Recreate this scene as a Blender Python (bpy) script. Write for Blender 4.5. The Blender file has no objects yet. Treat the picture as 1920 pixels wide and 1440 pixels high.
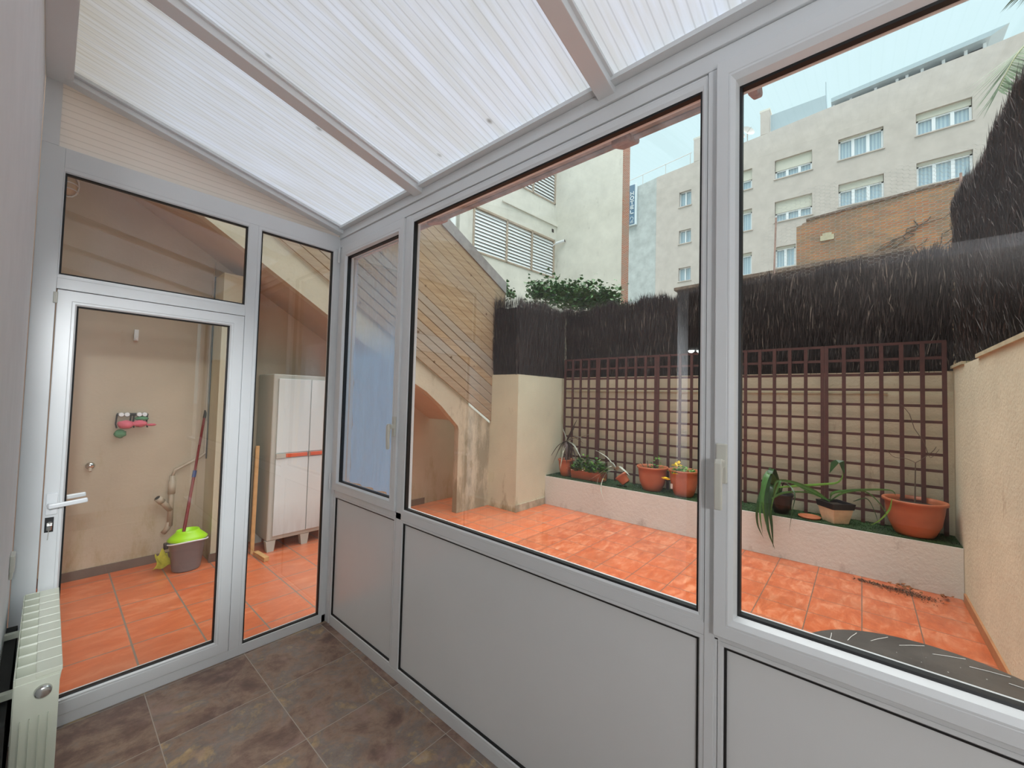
import bpy, math, random
from mathutils import Vector, Matrix
random.seed(7)
PI = math.pi
S = bpy.context.scene
COL = S.collection

# ------------------------------------------------------------------ camera
F_PX = 753.7175
yaw, pitch, roll = 0.716, 0.0363, 0.0255
EYE = Vector((0, 0, 1.6))
cy_, sy_, cp_, sp_ = math.cos(yaw), math.sin(yaw), math.cos(pitch), math.sin(pitch)
FW = Vector((cy_*cp_, sy_*cp_, sp_))
r0 = Vector((sy_, -cy_, 0)); u0 = r0.cross(FW)
RT = math.cos(roll)*r0 + math.sin(roll)*u0
UP = -math.sin(roll)*r0 + math.cos(roll)*u0
cam = bpy.data.cameras.new('camera'); camo = bpy.data.objects.new('camera', cam); COL.objects.link(camo)
cam.sensor_width = 36; cam.sensor_fit = 'HORIZONTAL'; cam.lens = F_PX/1920*36
cam.clip_start = 0.01; cam.clip_end = 300
m3 = Matrix((RT, UP, -FW)).transposed()
camo.matrix_world = Matrix.Translation(EYE) @ m3.to_4x4()
S.camera = camo
def atX(px, py, X):
    D = FW + (px-960)/F_PX*RT + (720-py)/F_PX*UP; return EYE + D*(X/D.x)
def atY(px, py, Y):
    D = FW + (px-960)/F_PX*RT + (720-py)/F_PX*UP; return EYE + D*(Y/D.y)
def atZ(px, py, Z):
    D = FW + (px-960)/F_PX*RT + (720-py)/F_PX*UP; return EYE + D*((Z-1.6)/D.z)

# ------------------------------------------------------------------ materials
def newmat(name):
    m = bpy.data.materials.new(name); m.use_nodes = True
    nt = m.node_tree; nt.nodes.clear()
    out = nt.nodes.new('ShaderNodeOutputMaterial')
    return m, nt, out
def N(nt, t, **kw):
    n = nt.nodes.new(t)
    for k, v in kw.items():
        if k in n.inputs: n.inputs[k].default_value = v
        else: setattr(n, k, v)
    return n
def L(nt, a, b): nt.links.new(a, b)
def c4(c): return (c[0], c[1], c[2], 1)
def ramp(nt, fac, stops):
    r = nt.nodes.new('ShaderNodeValToRGB'); e = r.color_ramp.elements
    while len(e) < len(stops): e.new(0.5)
    for i, (p, c) in enumerate(stops): e[i].position = p; e[i].color = c4(c)
    L(nt, fac, r.inputs['Fac']); return r.outputs['Color']
def coords(nt, scale=(1, 1, 1), kind='Object'):
    tc = nt.nodes.new('ShaderNodeTexCoord'); mp = nt.nodes.new('ShaderNodeMapping')
    mp.inputs['Scale'].default_value = scale
    L(nt, tc.outputs[kind], mp.inputs['Vector']); return mp.outputs['Vector']
def noise(nt, vec, scale, detail=4, rough=0.55, dist=0.0):
    n = nt.nodes.new('ShaderNodeTexNoise'); n.inputs['Scale'].default_value = scale
    n.inputs['Detail'].default_value = detail; n.inputs['Roughness'].default_value = rough
    n.inputs['Distortion'].default_value = dist
    L(nt, vec, n.inputs['Vector']); return n.outputs['Fac']
def mixc(nt, fac, a, b, mode='MIX'):
    m = nt.nodes.new('ShaderNodeMix'); m.data_type = 'RGBA'; m.blend_type = mode
    for s, v in ((0, fac), (6, a), (7, b)):
        if isinstance(v, (int, float)): m.inputs[s].default_value = v
        elif isinstance(v, tuple): m.inputs[s].default_value = c4(v)
        else: L(nt, v, m.inputs[s])
    return m.outputs[2]
def math_(nt, op, a, b=None, c=None):
    m = nt.nodes.new('ShaderNodeMath'); m.operation = op
    for i, v in enumerate((a, b, c)):
        if v is None: continue
        if isinstance(v, (int, float)): m.inputs[i].default_value = v
        else: L(nt, v, m.inputs[i])
    return m.outputs[0]
def sep(nt, vec):
    s = nt.nodes.new('ShaderNodeSeparateXYZ'); L(nt, vec, s.inputs[0]); return s.outputs
def bsdf(nt, out, color, rough=0.6, metal=0.0, bump=None, bstr=0.2, bdist=0.01, spec=0.5):
    b = nt.nodes.new('ShaderNodeBsdfPrincipled')
    if isinstance(color, tuple): b.inputs['Base Color'].default_value = c4(color)
    else: L(nt, color, b.inputs['Base Color'])
    if isinstance(rough, (int, float)): b.inputs['Roughness'].default_value = rough
    else: L(nt, rough, b.inputs['Roughness'])
    b.inputs['Metallic'].default_value = metal
    b.inputs['Specular IOR Level'].default_value = spec
    if bump is not None:
        bp = nt.nodes.new('ShaderNodeBump'); bp.inputs['Strength'].default_value = bstr
        bp.inputs['Distance'].default_value = bdist
        L(nt, bump, bp.inputs['Height']); L(nt, bp.outputs[0], b.inputs['Normal'])
    L(nt, b.outputs[0], out.inputs['Surface']); return b
def plain(name, c, rough=0.5, metal=0.0, var=0.0, scale=8, spec=0.5):
    m, nt, out = newmat(name)
    if var:
        v = noise(nt, coords(nt), scale, 5)
        col = ramp(nt, v, [(0.3, tuple(x*(1-var) for x in c)), (0.7, tuple(min(1, x*(1+var)) for x in c))])
    else: col = c
    bsdf(nt, out, col, rough, metal, spec=spec); return m
M = {}
M['alu'] = plain('white_aluminium', (0.74, 0.765, 0.775), 0.33, var=0.02, scale=3)
M['alu_dark'] = plain('frame_joint', (0.30, 0.31, 0.32), 0.5)
M['panelgrey'] = plain('pale_infill_panel', (0.77, 0.79, 0.79), 0.22, var=0.03, scale=1.2)
M['gasket'] = plain('black_rubber', (0.008, 0.009, 0.010), 0.5)
M['cream'] = plain('cream_enamel', (0.70, 0.73, 0.61), 0.35)
M['creamplastic'] = plain('cream_plastic', (0.62, 0.62, 0.55), 0.35)
M['whiteplastic'] = plain('white_plastic', (0.80, 0.83, 0.85), 0.3)
M['chrome'] = plain('chrome', (0.6, 0.6, 0.58), 0.25, 1.0)
M['blackmetal'] = plain('black_metal', (0.02, 0.02, 0.02), 0.4)
M['houseint'] = plain('grey_painted_plaster', (0.76, 0.78, 0.80), 0.8, var=0.03)
M['roomwhite'] = plain('white_painted_plaster', (0.75, 0.74, 0.72), 0.8)
M['facade'] = plain('beige_house_render', (0.55, 0.42, 0.31), 0.9, var=0.08, scale=4)
M['pvc'] = plain('beige_pvc', (0.50, 0.42, 0.32), 0.4)
M['greypipe'] = plain('dark_grey_cable', (0.10, 0.10, 0.09), 0.5)
M['terracotta'] = plain('terracotta_plastic', (0.44, 0.135, 0.062), 0.45, var=0.12, scale=9)
M['terracotta_in'] = plain('terracotta_rim', (0.50, 0.16, 0.075), 0.4)
M['soil'] = plain('potting_soil', (0.03, 0.02, 0.012), 0.95, var=0.4, scale=60)
M['blackpot'] = plain('black_plastic_pot', (0.012, 0.012, 0.014), 0.35)
M['creampot'] = plain('cream_ceramic', (0.62, 0.50, 0.34), 0.4, var=0.12, scale=14)
M['wood_trellis'] = plain('red_brown_stained_wood', (0.075, 0.028, 0.026), 0.55, var=0.25, scale=20)
M['concrete'] = None
M['red'] = plain('dark_red_handle', (0.22, 0.03, 0.03), 0.35)
M['bucketgrey'] = plain('grey_bucket_plastic', (0.21, 0.215, 0.23), 0.4)
M['lime'] = plain('lime_green_plastic', (0.40, 0.80, 0.02), 0.35)
M['yellowcloth'] = plain('yellow_cloth', (0.55, 0.50, 0.06), 0.9, var=0.2, scale=30)
M['pink'] = plain('pink_cloth', (0.75, 0.16, 0.22), 0.8)
M['greencloth'] = plain('green_cloth', (0.12, 0.30, 0.16), 0.8)
M['blue'] = plain('blue_clip', (0.03, 0.06, 0.20), 0.4)
M['closet'] = plain('greige_cabinet_body', (0.50, 0.51, 0.46), 0.5)
M['orange'] = plain('orange_handle', (0.72, 0.14, 0.06), 0.4)
M['batten'] = plain('weathered_pink_wood', (0.40, 0.40, 0.41), 0.8, var=0.25, scale=14)
M['corbel'] = plain('terracotta_corbel', (0.40, 0.27, 0.23), 0.8, var=0.3, scale=20)
M['leafdark'] = plain('dark_green_leaf', (0.018, 0.062, 0.016), 0.35, var=0.35, scale=12)
M['leaflight'] = plain('pale_green_leaf', (0.14, 0.34, 0.05), 0.4, var=0.25, scale=12)
M['leafmid'] = plain('mid_green_leaf', (0.045, 0.15, 0.03), 0.4, var=0.3, scale=12)
M['leafstripe'] = plain('grey_green_striped_leaf', (0.42, 0.47, 0.40), 0.4, var=0.4, scale=30)
M['leafpurple'] = plain('purple_brown_leaf', (0.07, 0.045, 0.04), 0.4, var=0.4, scale=25)
M['yellow'] = plain('yellow_petal', (0.85, 0.62, 0.02), 0.5)
M['whiteflower'] = plain('white_petal', (0.8, 0.82, 0.78), 0.5)
M['twig'] = plain('grey_brown_twig', (0.10, 0.075, 0.055), 0.8)
M['darkwood'] = plain('dark_brown_beam', (0.085, 0.048, 0.036), 0.7, var=0.3, scale=8)
M['darktile'] = plain('pergola_rooftile', (0.16, 0.11, 0.08), 0.8, var=0.4, scale=12)
M['palm'] = plain('palm_leaflet', (0.07, 0.13, 0.045), 0.5, var=0.3, scale=8)
M['palmstem'] = plain('palm_rachis', (0.28, 0.30, 0.14), 0.5)
M['deadleaf'] = plain('dead_brown_leaf', (0.20, 0.075, 0.025), 0.8, var=0.4, scale=30)
M['debris'] = plain('soil_debris', (0.07, 0.042, 0.025), 0.95, var=0.5, scale=40)
M['etch'] = plain('pale_etched_line', (0.62, 0.62, 0.60), 0.5)
M['signblue'] = plain('blue_sign_face', (0.10, 0.19, 0.28), 0.4)
M['signwhite'] = plain('white_sign_edge', (0.72, 0.82, 0.86), 0.4)
M['shutter'] = plain('cream_roller_shutter', (0.62, 0.62, 0.53), 0.6)
M['winwhite'] = plain('white_window_frame', (0.86, 0.90, 0.92), 0.4)
M['frost'] = plain('blue_grey_screen', (0.40, 0.50, 0.54), 0.3)
M['dish'] = plain('pale_dish', (0.55, 0.55, 0.53), 0.5)
M['ground'] = plain('pale_ground', (0.25, 0.23, 0.20), 0.9)
M['louver'] = plain('pale_louvre_blade', (0.86, 0.90, 0.91), 0.45)
M['louverframe'] = plain('rusty_louvre_frame', (0.42, 0.34, 0.26), 0.7, var=0.15, scale=5)
M['dark'] = plain('dark_void', (0.03, 0.03, 0.03), 0.9)
M['tablebase'] = plain('dark_table_metal', (0.05, 0.05, 0.05), 0.5)
M['baseboard'] = plain('grey_brown_skirting_tile', (0.17, 0.13, 0.105), 0.5, var=0.12, scale=5)
M['orangeskirt'] = plain('orange_skirting_tile', (0.42, 0.20, 0.09), 0.5, var=0.15, scale=6)
M['coping'] = plain('pale_coping', (0.52, 0.48, 0.33), 0.8, var=0.15, scale=10)
M['foam'] = plain('dark_foam', (0.03, 0.03, 0.028), 0.7)

def m_glass(name, base=0.05, tint=(0.97, 0.99, 0.985)):
    m, nt, out = newmat(name)
    lw = N(nt, 'ShaderNodeLayerWeight'); lw.inputs['Blend'].default_value = 0.5
    p = math_(nt, 'POWER', lw.outputs['Facing'], 4.0)
    f = math_(nt, 'MULTIPLY_ADD', p, 0.85, base)
    tr = N(nt, 'ShaderNodeBsdfTransparent'); tr.inputs[0].default_value = c4(tint)
    gl = N(nt, 'ShaderNodeBsdfGlossy'); gl.inputs['Roughness'].default_value = 0.0
    gl.inputs[0].default_value = (1, 1, 1, 1)
    mx = N(nt, 'ShaderNodeMixShader'); L(nt, f, mx.inputs[0]); L(nt, tr.outputs[0], mx.inputs[1]); L(nt, gl.outputs[0], mx.inputs[2])
    L(nt, mx.outputs[0], out.inputs['Surface']); return m
M['glass'] = m_glass('window_glass', 0.085)
M['glassfar'] = m_glass('far_glass', 0.16)

def m_poly(name, rib, axis, trans=(0.73, 0.76, 0.82), dirt=True):
    # twin-wall sheet: ribs every `rib` metres across `axis`, light passes through diffusely
    m, nt, out = newmat(name)
    v = coords(nt); s = sep(nt, v)
    fr = math_(nt, 'FRACT', math_(nt, 'DIVIDE', s[axis], rib))
    d = math_(nt, 'ABSOLUTE', math_(nt, 'SUBTRACT', fr, 0.5))
    ribf = math_(nt, 'GREATER_THAN', d, 0.43)
    col = mixc(nt, ribf, trans, tuple(x*0.84 for x in trans))
    if dirt:
        n1 = noise(nt, coords(nt, (1.2, 14, 1.2)), 2.2, 5, 0.6)
        streak = ramp(nt, n1, [(0.35, (0.93, 0.91, 0.86)), (0.62, (1, 1, 1))])
        col = mixc(nt, 1.0, col, streak, 'MULTIPLY')
        vo = N(nt, 'ShaderNodeTexVoronoi'); vo.inputs['Scale'].default_value = 4.2
        L(nt, coords(nt, (1.0, 1.4, 1.0)), vo.inputs['Vector'])
        sp = ramp(nt, vo.outputs['Distance'], [(0.02, (0.45, 0.45, 0.42)), (0.085, (1, 1, 1))])
        n2 = noise(nt, v, 1.7, 2)
        msk = ramp(nt, n2, [(0.42, (0, 0, 0)), (0.50, (1, 1, 1))])
        col = mixc(nt, msk, col, mixc(nt, 1.0, col, sp, 'MULTIPLY'))
        # dirt washed up against the house side
        hx = math_(nt, 'MULTIPLY_ADD', s[0], -2.2, 0.75)
        hx = N(nt, 'ShaderNodeClamp') if False else hx
        n3 = noise(nt, coords(nt, (1.5, 40, 1)), 2.0, 5, 0.7)
        g = math_(nt, 'MULTIPLY', hx, n3)
        gm = ramp(nt, g, [(0.02, (0, 0, 0)), (0.75, (1, 1, 1))])
        col = mixc(nt, gm, col, mixc(nt, 1.0, col, (0.80, 0.70, 0.55), 'MULTIPLY'))
    tl = N(nt, 'ShaderNodeBsdfTranslucent'); L(nt, col, tl.inputs[0])
    df = N(nt, 'ShaderNodeBsdfDiffuse'); L(nt, col, df.inputs[0])
    mx = N(nt, 'ShaderNodeMixShader'); mx.inputs[0].default_value = 0.25
    L(nt, tl.outputs[0], mx.inputs[1]); L(nt, df.outputs[0], mx.inputs[2])
    gl = N(nt, 'ShaderNodeBsdfGlossy'); gl.inputs['Roughness'].default_value = 0.25
    mg = N(nt, 'ShaderNodeMixShader'); mg.inputs[0].default_value = 0.04
    L(nt, mx.outputs[0], mg.inputs[1]); L(nt, gl.outputs[0], mg.inputs[2])
    L(nt, mg.outputs[0], out.inputs['Surface']); return m
M['poly'] = m_poly('polycarbonate_roof_sheet', 0.033, 1)
M['polyg'] = m_poly('polycarbonate_gable_sheet', 0.033, 2, (0.92, 0.90, 0.88), False)

def m_sheet():
    m, nt, out = newmat('clear_plastic_sheet')
    v = coords(nt); s = sep(nt, v)
    # the sheet hangs double below the fold: creases and more haze there
    cr = noise(nt, coords(nt, (6, 6, 0.8)), 3.0, 4, 0.6, 0.6)
    op = N(nt, 'ShaderNodeMapRange'); op.inputs['From Min'].default_value = 2.10; op.inputs['From Max'].default_value = 1.85
    op.inputs['To Min'].default_value = 0.42; op.inputs['To Max'].default_value = 0.95
    L(nt, s[2], op.inputs['Value'])
    o2 = math_(nt, 'ADD', op.outputs[0], math_(nt, 'MULTIPLY', math_(nt, 'SUBTRACT', cr, 0.5), 0.25))
    tr = N(nt, 'ShaderNodeBsdfTransparent')
    df = N(nt, 'ShaderNodeBsdfTranslucent'); df.inputs[0].default_value = (0.44, 0.70, 1.0, 1)
    d2 = N(nt, 'ShaderNodeBsdfDiffuse'); d2.inputs[0].default_value = (0.42, 0.68, 1.0, 1)
    a = N(nt, 'ShaderNodeMixShader'); a.inputs[0].default_value = 0.5
    L(nt, df.outputs[0], a.inputs[1]); L(nt, d2.outputs[0], a.inputs[2])
    bp = N(nt, 'ShaderNodeBump'); bp.inputs['Strength'].default_value = 0.5; bp.inputs['Distance'].default_value = 0.03
    L(nt, cr, bp.inputs['Height']); L(nt, bp.outputs[0], df.inputs['Normal']); L(nt, bp.outputs[0], d2.inputs['Normal'])
    mx = N(nt, 'ShaderNodeMixShader'); L(nt, o2, mx.inputs[0]); L(nt, tr.outputs[0], mx.inputs[1]); L(nt, a.outputs[0], mx.inputs[2])
    L(nt, mx.outputs[0], out.inputs['Surface']); return m
M['sheet'] = m_sheet()

def m_tiles(name, sx, sy, ox, oy, base, grout, gw, rough, bstr=0.25, rot=0):
    m, nt, out = newmat(name)
    v = coords(nt); s = sep(nt, v)
    ax = math_(nt, 'DIVIDE', math_(nt, 'SUBTRACT', s[0], ox), sx)
    ay = math_(nt, 'DIVIDE', math_(nt, 'SUBTRACT', s[1], oy), sy)
    def line(a, w):
        d = math_(nt, 'ABSOLUTE', math_(nt, 'SUBTRACT', math_(nt, 'FRACT', math_(nt, 'ADD', a, 0.5)), 0.5))
        return math_(nt, 'LESS_THAN', d, w)
    g = math_(nt, 'MAXIMUM', line(ax, gw/sx), line(ay, gw/sy))
    cb = N(nt, 'ShaderNodeCombineXYZ'); L(nt, math_(nt, 'FLOOR', ax), cb.inputs[0]); L(nt, math_(nt, 'FLOOR', ay), cb.inputs[1])
    wn = N(nt, 'ShaderNodeTexWhiteNoise'); L(nt, cb.outputs[0], wn.inputs['Vector'])
    # per tile offset of the cloud pattern
    off = nt.nodes.new('ShaderNodeVectorMath'); off.operation = 'SCALE'; L(nt, wn.outputs['Color'], off.inputs[0]); off.inputs['Scale'].default_value = 20
    add = nt.nodes.new('ShaderNodeVectorMath'); add.operation = 'ADD'; L(nt, v, add.inputs[0]); L(nt, off.outputs[0], add.inputs[1])
    col, hgt = base(nt, add.outputs[0], v, wn.outputs['Value'])
    col = mixc(nt, g, col, grout)
    h = math_(nt, 'SUBTRACT', hgt, math_(nt, 'MULTIPLY', g, 0.8))
    bsdf(nt, out, col, rough, 0, h, bstr, 0.004); return m
def base_terra(nt, vt, v, rnd):
    mp = nt.nodes.new('ShaderNodeMapping'); mp.inputs['Scale'].default_value = (1, 2.2, 1); L(nt, vt, mp.inputs['Vector'])
    a = noise(nt, mp.outputs[0], 5.0, 6, 0.65, 0.6)
    c = ramp(nt, a, [(0.30, (0.40, 0.088, 0.032)), (0.50, (0.55, 0.145, 0.056)), (0.68, (0.70, 0.30, 0.165))])
    c = mixc(nt, math_(nt, 'MULTIPLY', rnd, 0.3), c, (0.50, 0.10, 0.035))
    st = noise(nt, v, 1.3, 5, 0.7)
    c = mixc(nt, ramp(nt, st, [(0.50, (0, 0, 0)), (0.75, (0.55, 0.55, 0.55))]), c, (0.30, 0.11, 0.055))
    return c, a
M['terra'] = m_tiles('terracotta_patio_tile', 0.3225, 0.3225, 0.087, 0.005, base_terra, (0.17, 0.12, 0.09), 0.0035, 0.28)
def base_terra2(nt, vt, v, rnd):
    c, a = base_terra(nt, vt, v, rnd)
    c = mixc(nt, 0.28, c, (0.98, 0.24, 0.09))
    st = noise(nt, coords(nt, (1, 1, 1)), 0.9, 4, 0.6)
    c = mixc(nt, ramp(nt, st, [(0.45, (0, 0, 0)), (0.7, (0.7, 0.7, 0.7))]), c, (0.55, 0.22, 0.13))
    return c, a
M['terra2'] = m_tiles('terracotta_laundry_tile', 0.3225, 0.335, 0.087, 0.105, base_terra2, (0.26, 0.21, 0.17), 0.005, 0.33)
def base_slate(nt, vt, v, rnd):
    a = noise(nt, vt, 4.2, 8, 0.66, 0.35)
    c = ramp(nt, a, [(0.25, (0.11, 0.072, 0.062)), (0.40, (0.22, 0.135, 0.105)), (0.50, (0.38, 0.26, 0.19)), (0.57, (0.28, 0.24, 0.215)), (0.64, (0.56, 0.39, 0.21)), (0.80, (0.52, 0.47, 0.40))])
    b = noise(nt, vt, 14, 6, 0.7)
    c = mixc(nt, ramp(nt, b, [(0.35, (0.45, 0.45, 0.45)), (0.65, (0, 0, 0))]), c, (0.12, 0.08, 0.07))
    e = noise(nt, vt, 5.5, 4, 0.6)
    c = mixc(nt, ramp(nt, e, [(0.56, (0, 0, 0)), (0.68, (0.5, 0.5, 0.5))]), c, (0.42, 0.28, 0.24))
    return c, b
M['slate'] = m_tiles('brown_slate_tile', 0.455, 0.4485, 0.398, 0.154, base_slate, (0.46, 0.40, 0.34), 0.0018, 0.38, 0.35)

def m_stucco(name, c, scale=45, bstr=0.5, var=0.12, stain=None, dist=0.01):
    m, nt, out = newmat(name)
    v = coords(nt)
    a = noise(nt, v, scale, 5, 0.6); b = noise(nt, v, 1.6, 5, 0.6)
    col = ramp(nt, b, [(0.3, tuple(x*(1-var) for x in c)), (0.7, tuple(min(1, x*(1+var*0.6)) for x in c))])
    if stain:
        sc = noise(nt, coords(nt, (2.2, 2.2, 0.7)), 2.4, 6, 0.7)
        z = sep(nt, v)[2]
        low = N(nt, 'ShaderNodeMapRange'); low.inputs['From Min'].default_value = stain[1]; low.inputs['From Max'].default_value = stain[2]
        low.inputs['To Min'].default_value = 0.26; low.inputs['To Max'].default_value = -0.02; L(nt, z, low.inputs['Value'])
        f = ramp(nt, math_(nt, 'ADD', sc, low.outputs[0]), [(0.60, (0, 0, 0)), (0.76, (0.8, 0.8, 0.8))])
        col = mixc(nt, f, col, stain[0])
    bsdf(nt, out, col, 0.9, 0, a, bstr, dist, spec=0.2); return m
M['stucco'] = m_stucco('beige_patio_stucco', (0.72, 0.68, 0.52), 42, 0.55, 0.12, ((0.34, 0.26, 0.17), -0.2, 0.1))
M['stuccofine'] = m_stucco('beige_smooth_render', (0.67, 0.67, 0.515), 60, 0.25, 0.08, ((0.30, 0.27, 0.15), -0.1, 0.28))
M['planter'] = m_stucco('pinkish_planter_render', (0.70, 0.73, 0.70), 26, 0.5, 0.06, ((0.44, 0.44, 0.42), -0.15, 0.12))
M['laundry'] = m_stucco('brownish_laundry_render', (0.54, 0.455, 0.345), 50, 0.15, 0.10, ((0.42, 0.33, 0.2), -0.3, 0.8))
M['stairwall'] = m_stucco('stained_stair_render', (0.62, 0.58, 0.45), 30, 0.3, 0.15, ((0.30, 0.28, 0.20), 0.0, 2.2))
M['concrete'] = m_stucco('pale_concrete', (0.72, 0.71, 0.64), 12, 0.15, 0.12, ((0.42, 0.41, 0.36), 0, 1), 0.02)
M['hotelwall'] = m_stucco('grey_hotel_render', (0.56, 0.515, 0.47), 3, 0.05, 0.10, None)
M['hotelpatch'] = m_stucco('patched_grey_render', (0.50, 0.54, 0.53), 2, 0.05, 0.2, ((0.36, 0.39, 0.38), 0, 1))

def m_brick(name, c1, c2, mortar, sc=1.0, plane='yz', vein=False):
    m, nt, out = newmat(name)
    s = sep(nt, coords(nt)); cb = N(nt, 'ShaderNodeCombineXYZ')
    L(nt, s[1] if plane == 'yz' else s[0], cb.inputs[0]); L(nt, s[2], cb.inputs[1])
    b = N(nt, 'ShaderNodeTexBrick'); L(nt, cb.outputs[0], b.inputs['Vector'])
    b.inputs['Color1'].default_value = c4(c1); b.inputs['Color2'].default_value = c4(c2); b.inputs['Mortar'].default_value = c4(mortar)
    b.inputs['Scale'].default_value = sc; b.inputs['Brick Width'].default_value = 0.26; b.inputs['Row Height'].default_value = 0.065
    b.inputs['Mortar Size'].default_value = 0.012; b.inputs['Bias'].default_value = -0.1
    n = noise(nt, coords(nt, (1, 1, 2.0)), 1.2, 5, 0.7, 1.0)
    col = mixc(nt, ramp(nt, n, [(0.42, (0, 0, 0)), (0.62, (0.75, 0.75, 0.75))]), b.outputs['Color'], tuple(x*0.7 for x in mortar))
    bsdf(nt, out, col, 0.9, 0, b.outputs['Fac'], 0.2, 0.01, spec=0.2); return m
M['brick'] = m_brick('ochre_red_brick', (0.50, 0.235, 0.10), (0.42, 0.15, 0.07), (0.30, 0.25, 0.18))
M['brickred'] = m_brick('red_brick_edge', (0.42, 0.15, 0.085), (0.36, 0.12, 0.07), (0.48, 0.36, 0.28), plane='xz')

def m_planks():
    m, nt, out = newmat('weathered_pine_board')
    v = coords(nt, (1, 1, 1)); oi = N(nt, 'ShaderNodeNewGeometry')
    rnd = oi.outputs['Random Per Island']
    # grain runs down the board slope
    mp = nt.nodes.new('ShaderNodeMapping'); mp.inputs['Rotation'].default_value = (0, -0.53, 0); mp.inputs['Scale'].default_value = (1.6, 22, 22)
    tc = nt.nodes.new('ShaderNodeTexCoord'); L(nt, tc.outputs['Object'], mp.inputs['Vector'])
    g = noise(nt, mp.outputs[0], 1.5, 6, 0.65, 0.3)
    c = ramp(nt, g, [(0.3, (0.32, 0.20, 0.10)), (0.55, (0.45, 0.315, 0.175)), (0.75, (0.50, 0.39, 0.25))])
    c = mixc(nt, math_(nt, 'MULTIPLY', rnd, 0.75), c, (0.36, 0.335, 0.29))
    vo = N(nt, 'ShaderNodeTexVoronoi'); vo.inputs['Scale'].default_value = 5.0; L(nt, v, vo.inputs['Vector'])
    kn = ramp(nt, vo.outputs['Distance'], [(0.06, (0.35, 0.26, 0.2)), (0.12, (1, 1, 1))])
    c = mixc(nt, 1.0, c, kn, 'MULTIPLY')
    bsdf(nt, out, c, 0.75, 0, g, 0.15, 0.004, spec=0.3); return m
M['planks'] = m_planks()
M['cap'] = plain('grey_weathered_cap_board', (0.30, 0.29, 0.28), 0.8, var=0.2, scale=8)
M['newwood'] = plain('fresh_pine_batten', (0.60, 0.36, 0.15), 0.6, var=0.12, scale=16)

def m_twig(nm='heather_twig', k=1.0):
    m, nt, out = newmat(nm)
    g = N(nt, 'ShaderNodeNewGeometry')
    big = noise(nt, coords(nt, (1, 1, 1.6)), 2.6, 4, 0.6)
    c = ramp(nt, g.outputs['Random Per Island'], [(0.0, (0.014, 0.012, 0.014)), (0.5, (0.045, 0.038, 0.039)), (0.94, (0.095, 0.08, 0.076)), (0.993, (0.34, 0.30, 0.26))])
    c = mixc(nt, ramp(nt, big, [(0.4, (0.55, 0.55, 0.55)), (0.6, (0, 0, 0))]), c, (0.018, 0.014, 0.016))
    if k != 1.0: c = mixc(nt, k, c, (0.30, 0.26, 0.25))
    bsdf(nt, out, c, 0.8, 0, spec=0.25); return m
M['heather'] = m_twig()
M['heather_grey'] = m_twig('greyed_heather_twig', 0.24)
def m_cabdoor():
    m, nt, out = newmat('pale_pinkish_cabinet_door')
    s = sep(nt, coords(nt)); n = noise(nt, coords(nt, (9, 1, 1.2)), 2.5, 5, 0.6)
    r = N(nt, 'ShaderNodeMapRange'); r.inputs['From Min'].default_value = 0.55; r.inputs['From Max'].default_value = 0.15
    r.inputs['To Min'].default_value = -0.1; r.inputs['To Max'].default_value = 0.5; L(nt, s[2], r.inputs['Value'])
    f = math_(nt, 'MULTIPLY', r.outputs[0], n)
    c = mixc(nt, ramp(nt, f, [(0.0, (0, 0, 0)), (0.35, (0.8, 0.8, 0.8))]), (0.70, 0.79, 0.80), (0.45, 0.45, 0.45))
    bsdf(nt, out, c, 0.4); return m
M['cabdoor'] = m_cabdoor()
def m_curtain():
    m, nt, out = newmat('net_curtain')
    s = sep(nt, coords(nt))
    w = math_(nt, 'SINE', math_(nt, 'MULTIPLY', s[1], 42))
    c = mixc(nt, math_(nt, 'MULTIPLY_ADD', w, 0.5, 0.5), (0.36, 0.50, 0.62), (0.62, 0.74, 0.80))
    bsdf(nt, out, c, 0.7); return m
M['curtain'] = m_curtain()
def m_turf():
    m, nt, out = newmat('artificial_turf')
    n = noise(nt, coords(nt), 70, 4, 0.7); n2 = noise(nt, coords(nt), 4, 4)
    c = ramp(nt, n, [(0.3, (0.012, 0.035, 0.012)), (0.7, (0.045, 0.12, 0.03))])
    c = mixc(nt, ramp(nt, n2, [(0.45, (0, 0, 0)), (0.7, (0.7, 0.7, 0.7))]), c, (0.02, 0.03, 0.018))
    bsdf(nt, out, c, 0.9, 0, n, 0.8, 0.02); return m
M['turf'] = m_turf()
def m_emit(name, c, s):
    m, nt, out = newmat(name); e = N(nt, 'ShaderNodeEmission'); e.inputs[0].default_value = c4(c); e.inputs[1].default_value = s
    L(nt, e.outputs[0], out.inputs['Surface']); return m
M['lampglow'] = m_emit('lit_lamp_diffuser', (0.95, 1.0, 1.0), 14)
def m_tabletop():
    m, nt, out = newmat('dark_slate_tabletop')
    n = noise(nt, coords(nt), 6, 6, 0.7)
    c = ramp(nt, n, [(0.3, (0.045, 0.040, 0.036)), (0.7, (0.095, 0.085, 0.075))])
    bsdf(nt, out, c, 0.35); return m
M['tabletop'] = m_tabletop()

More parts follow.
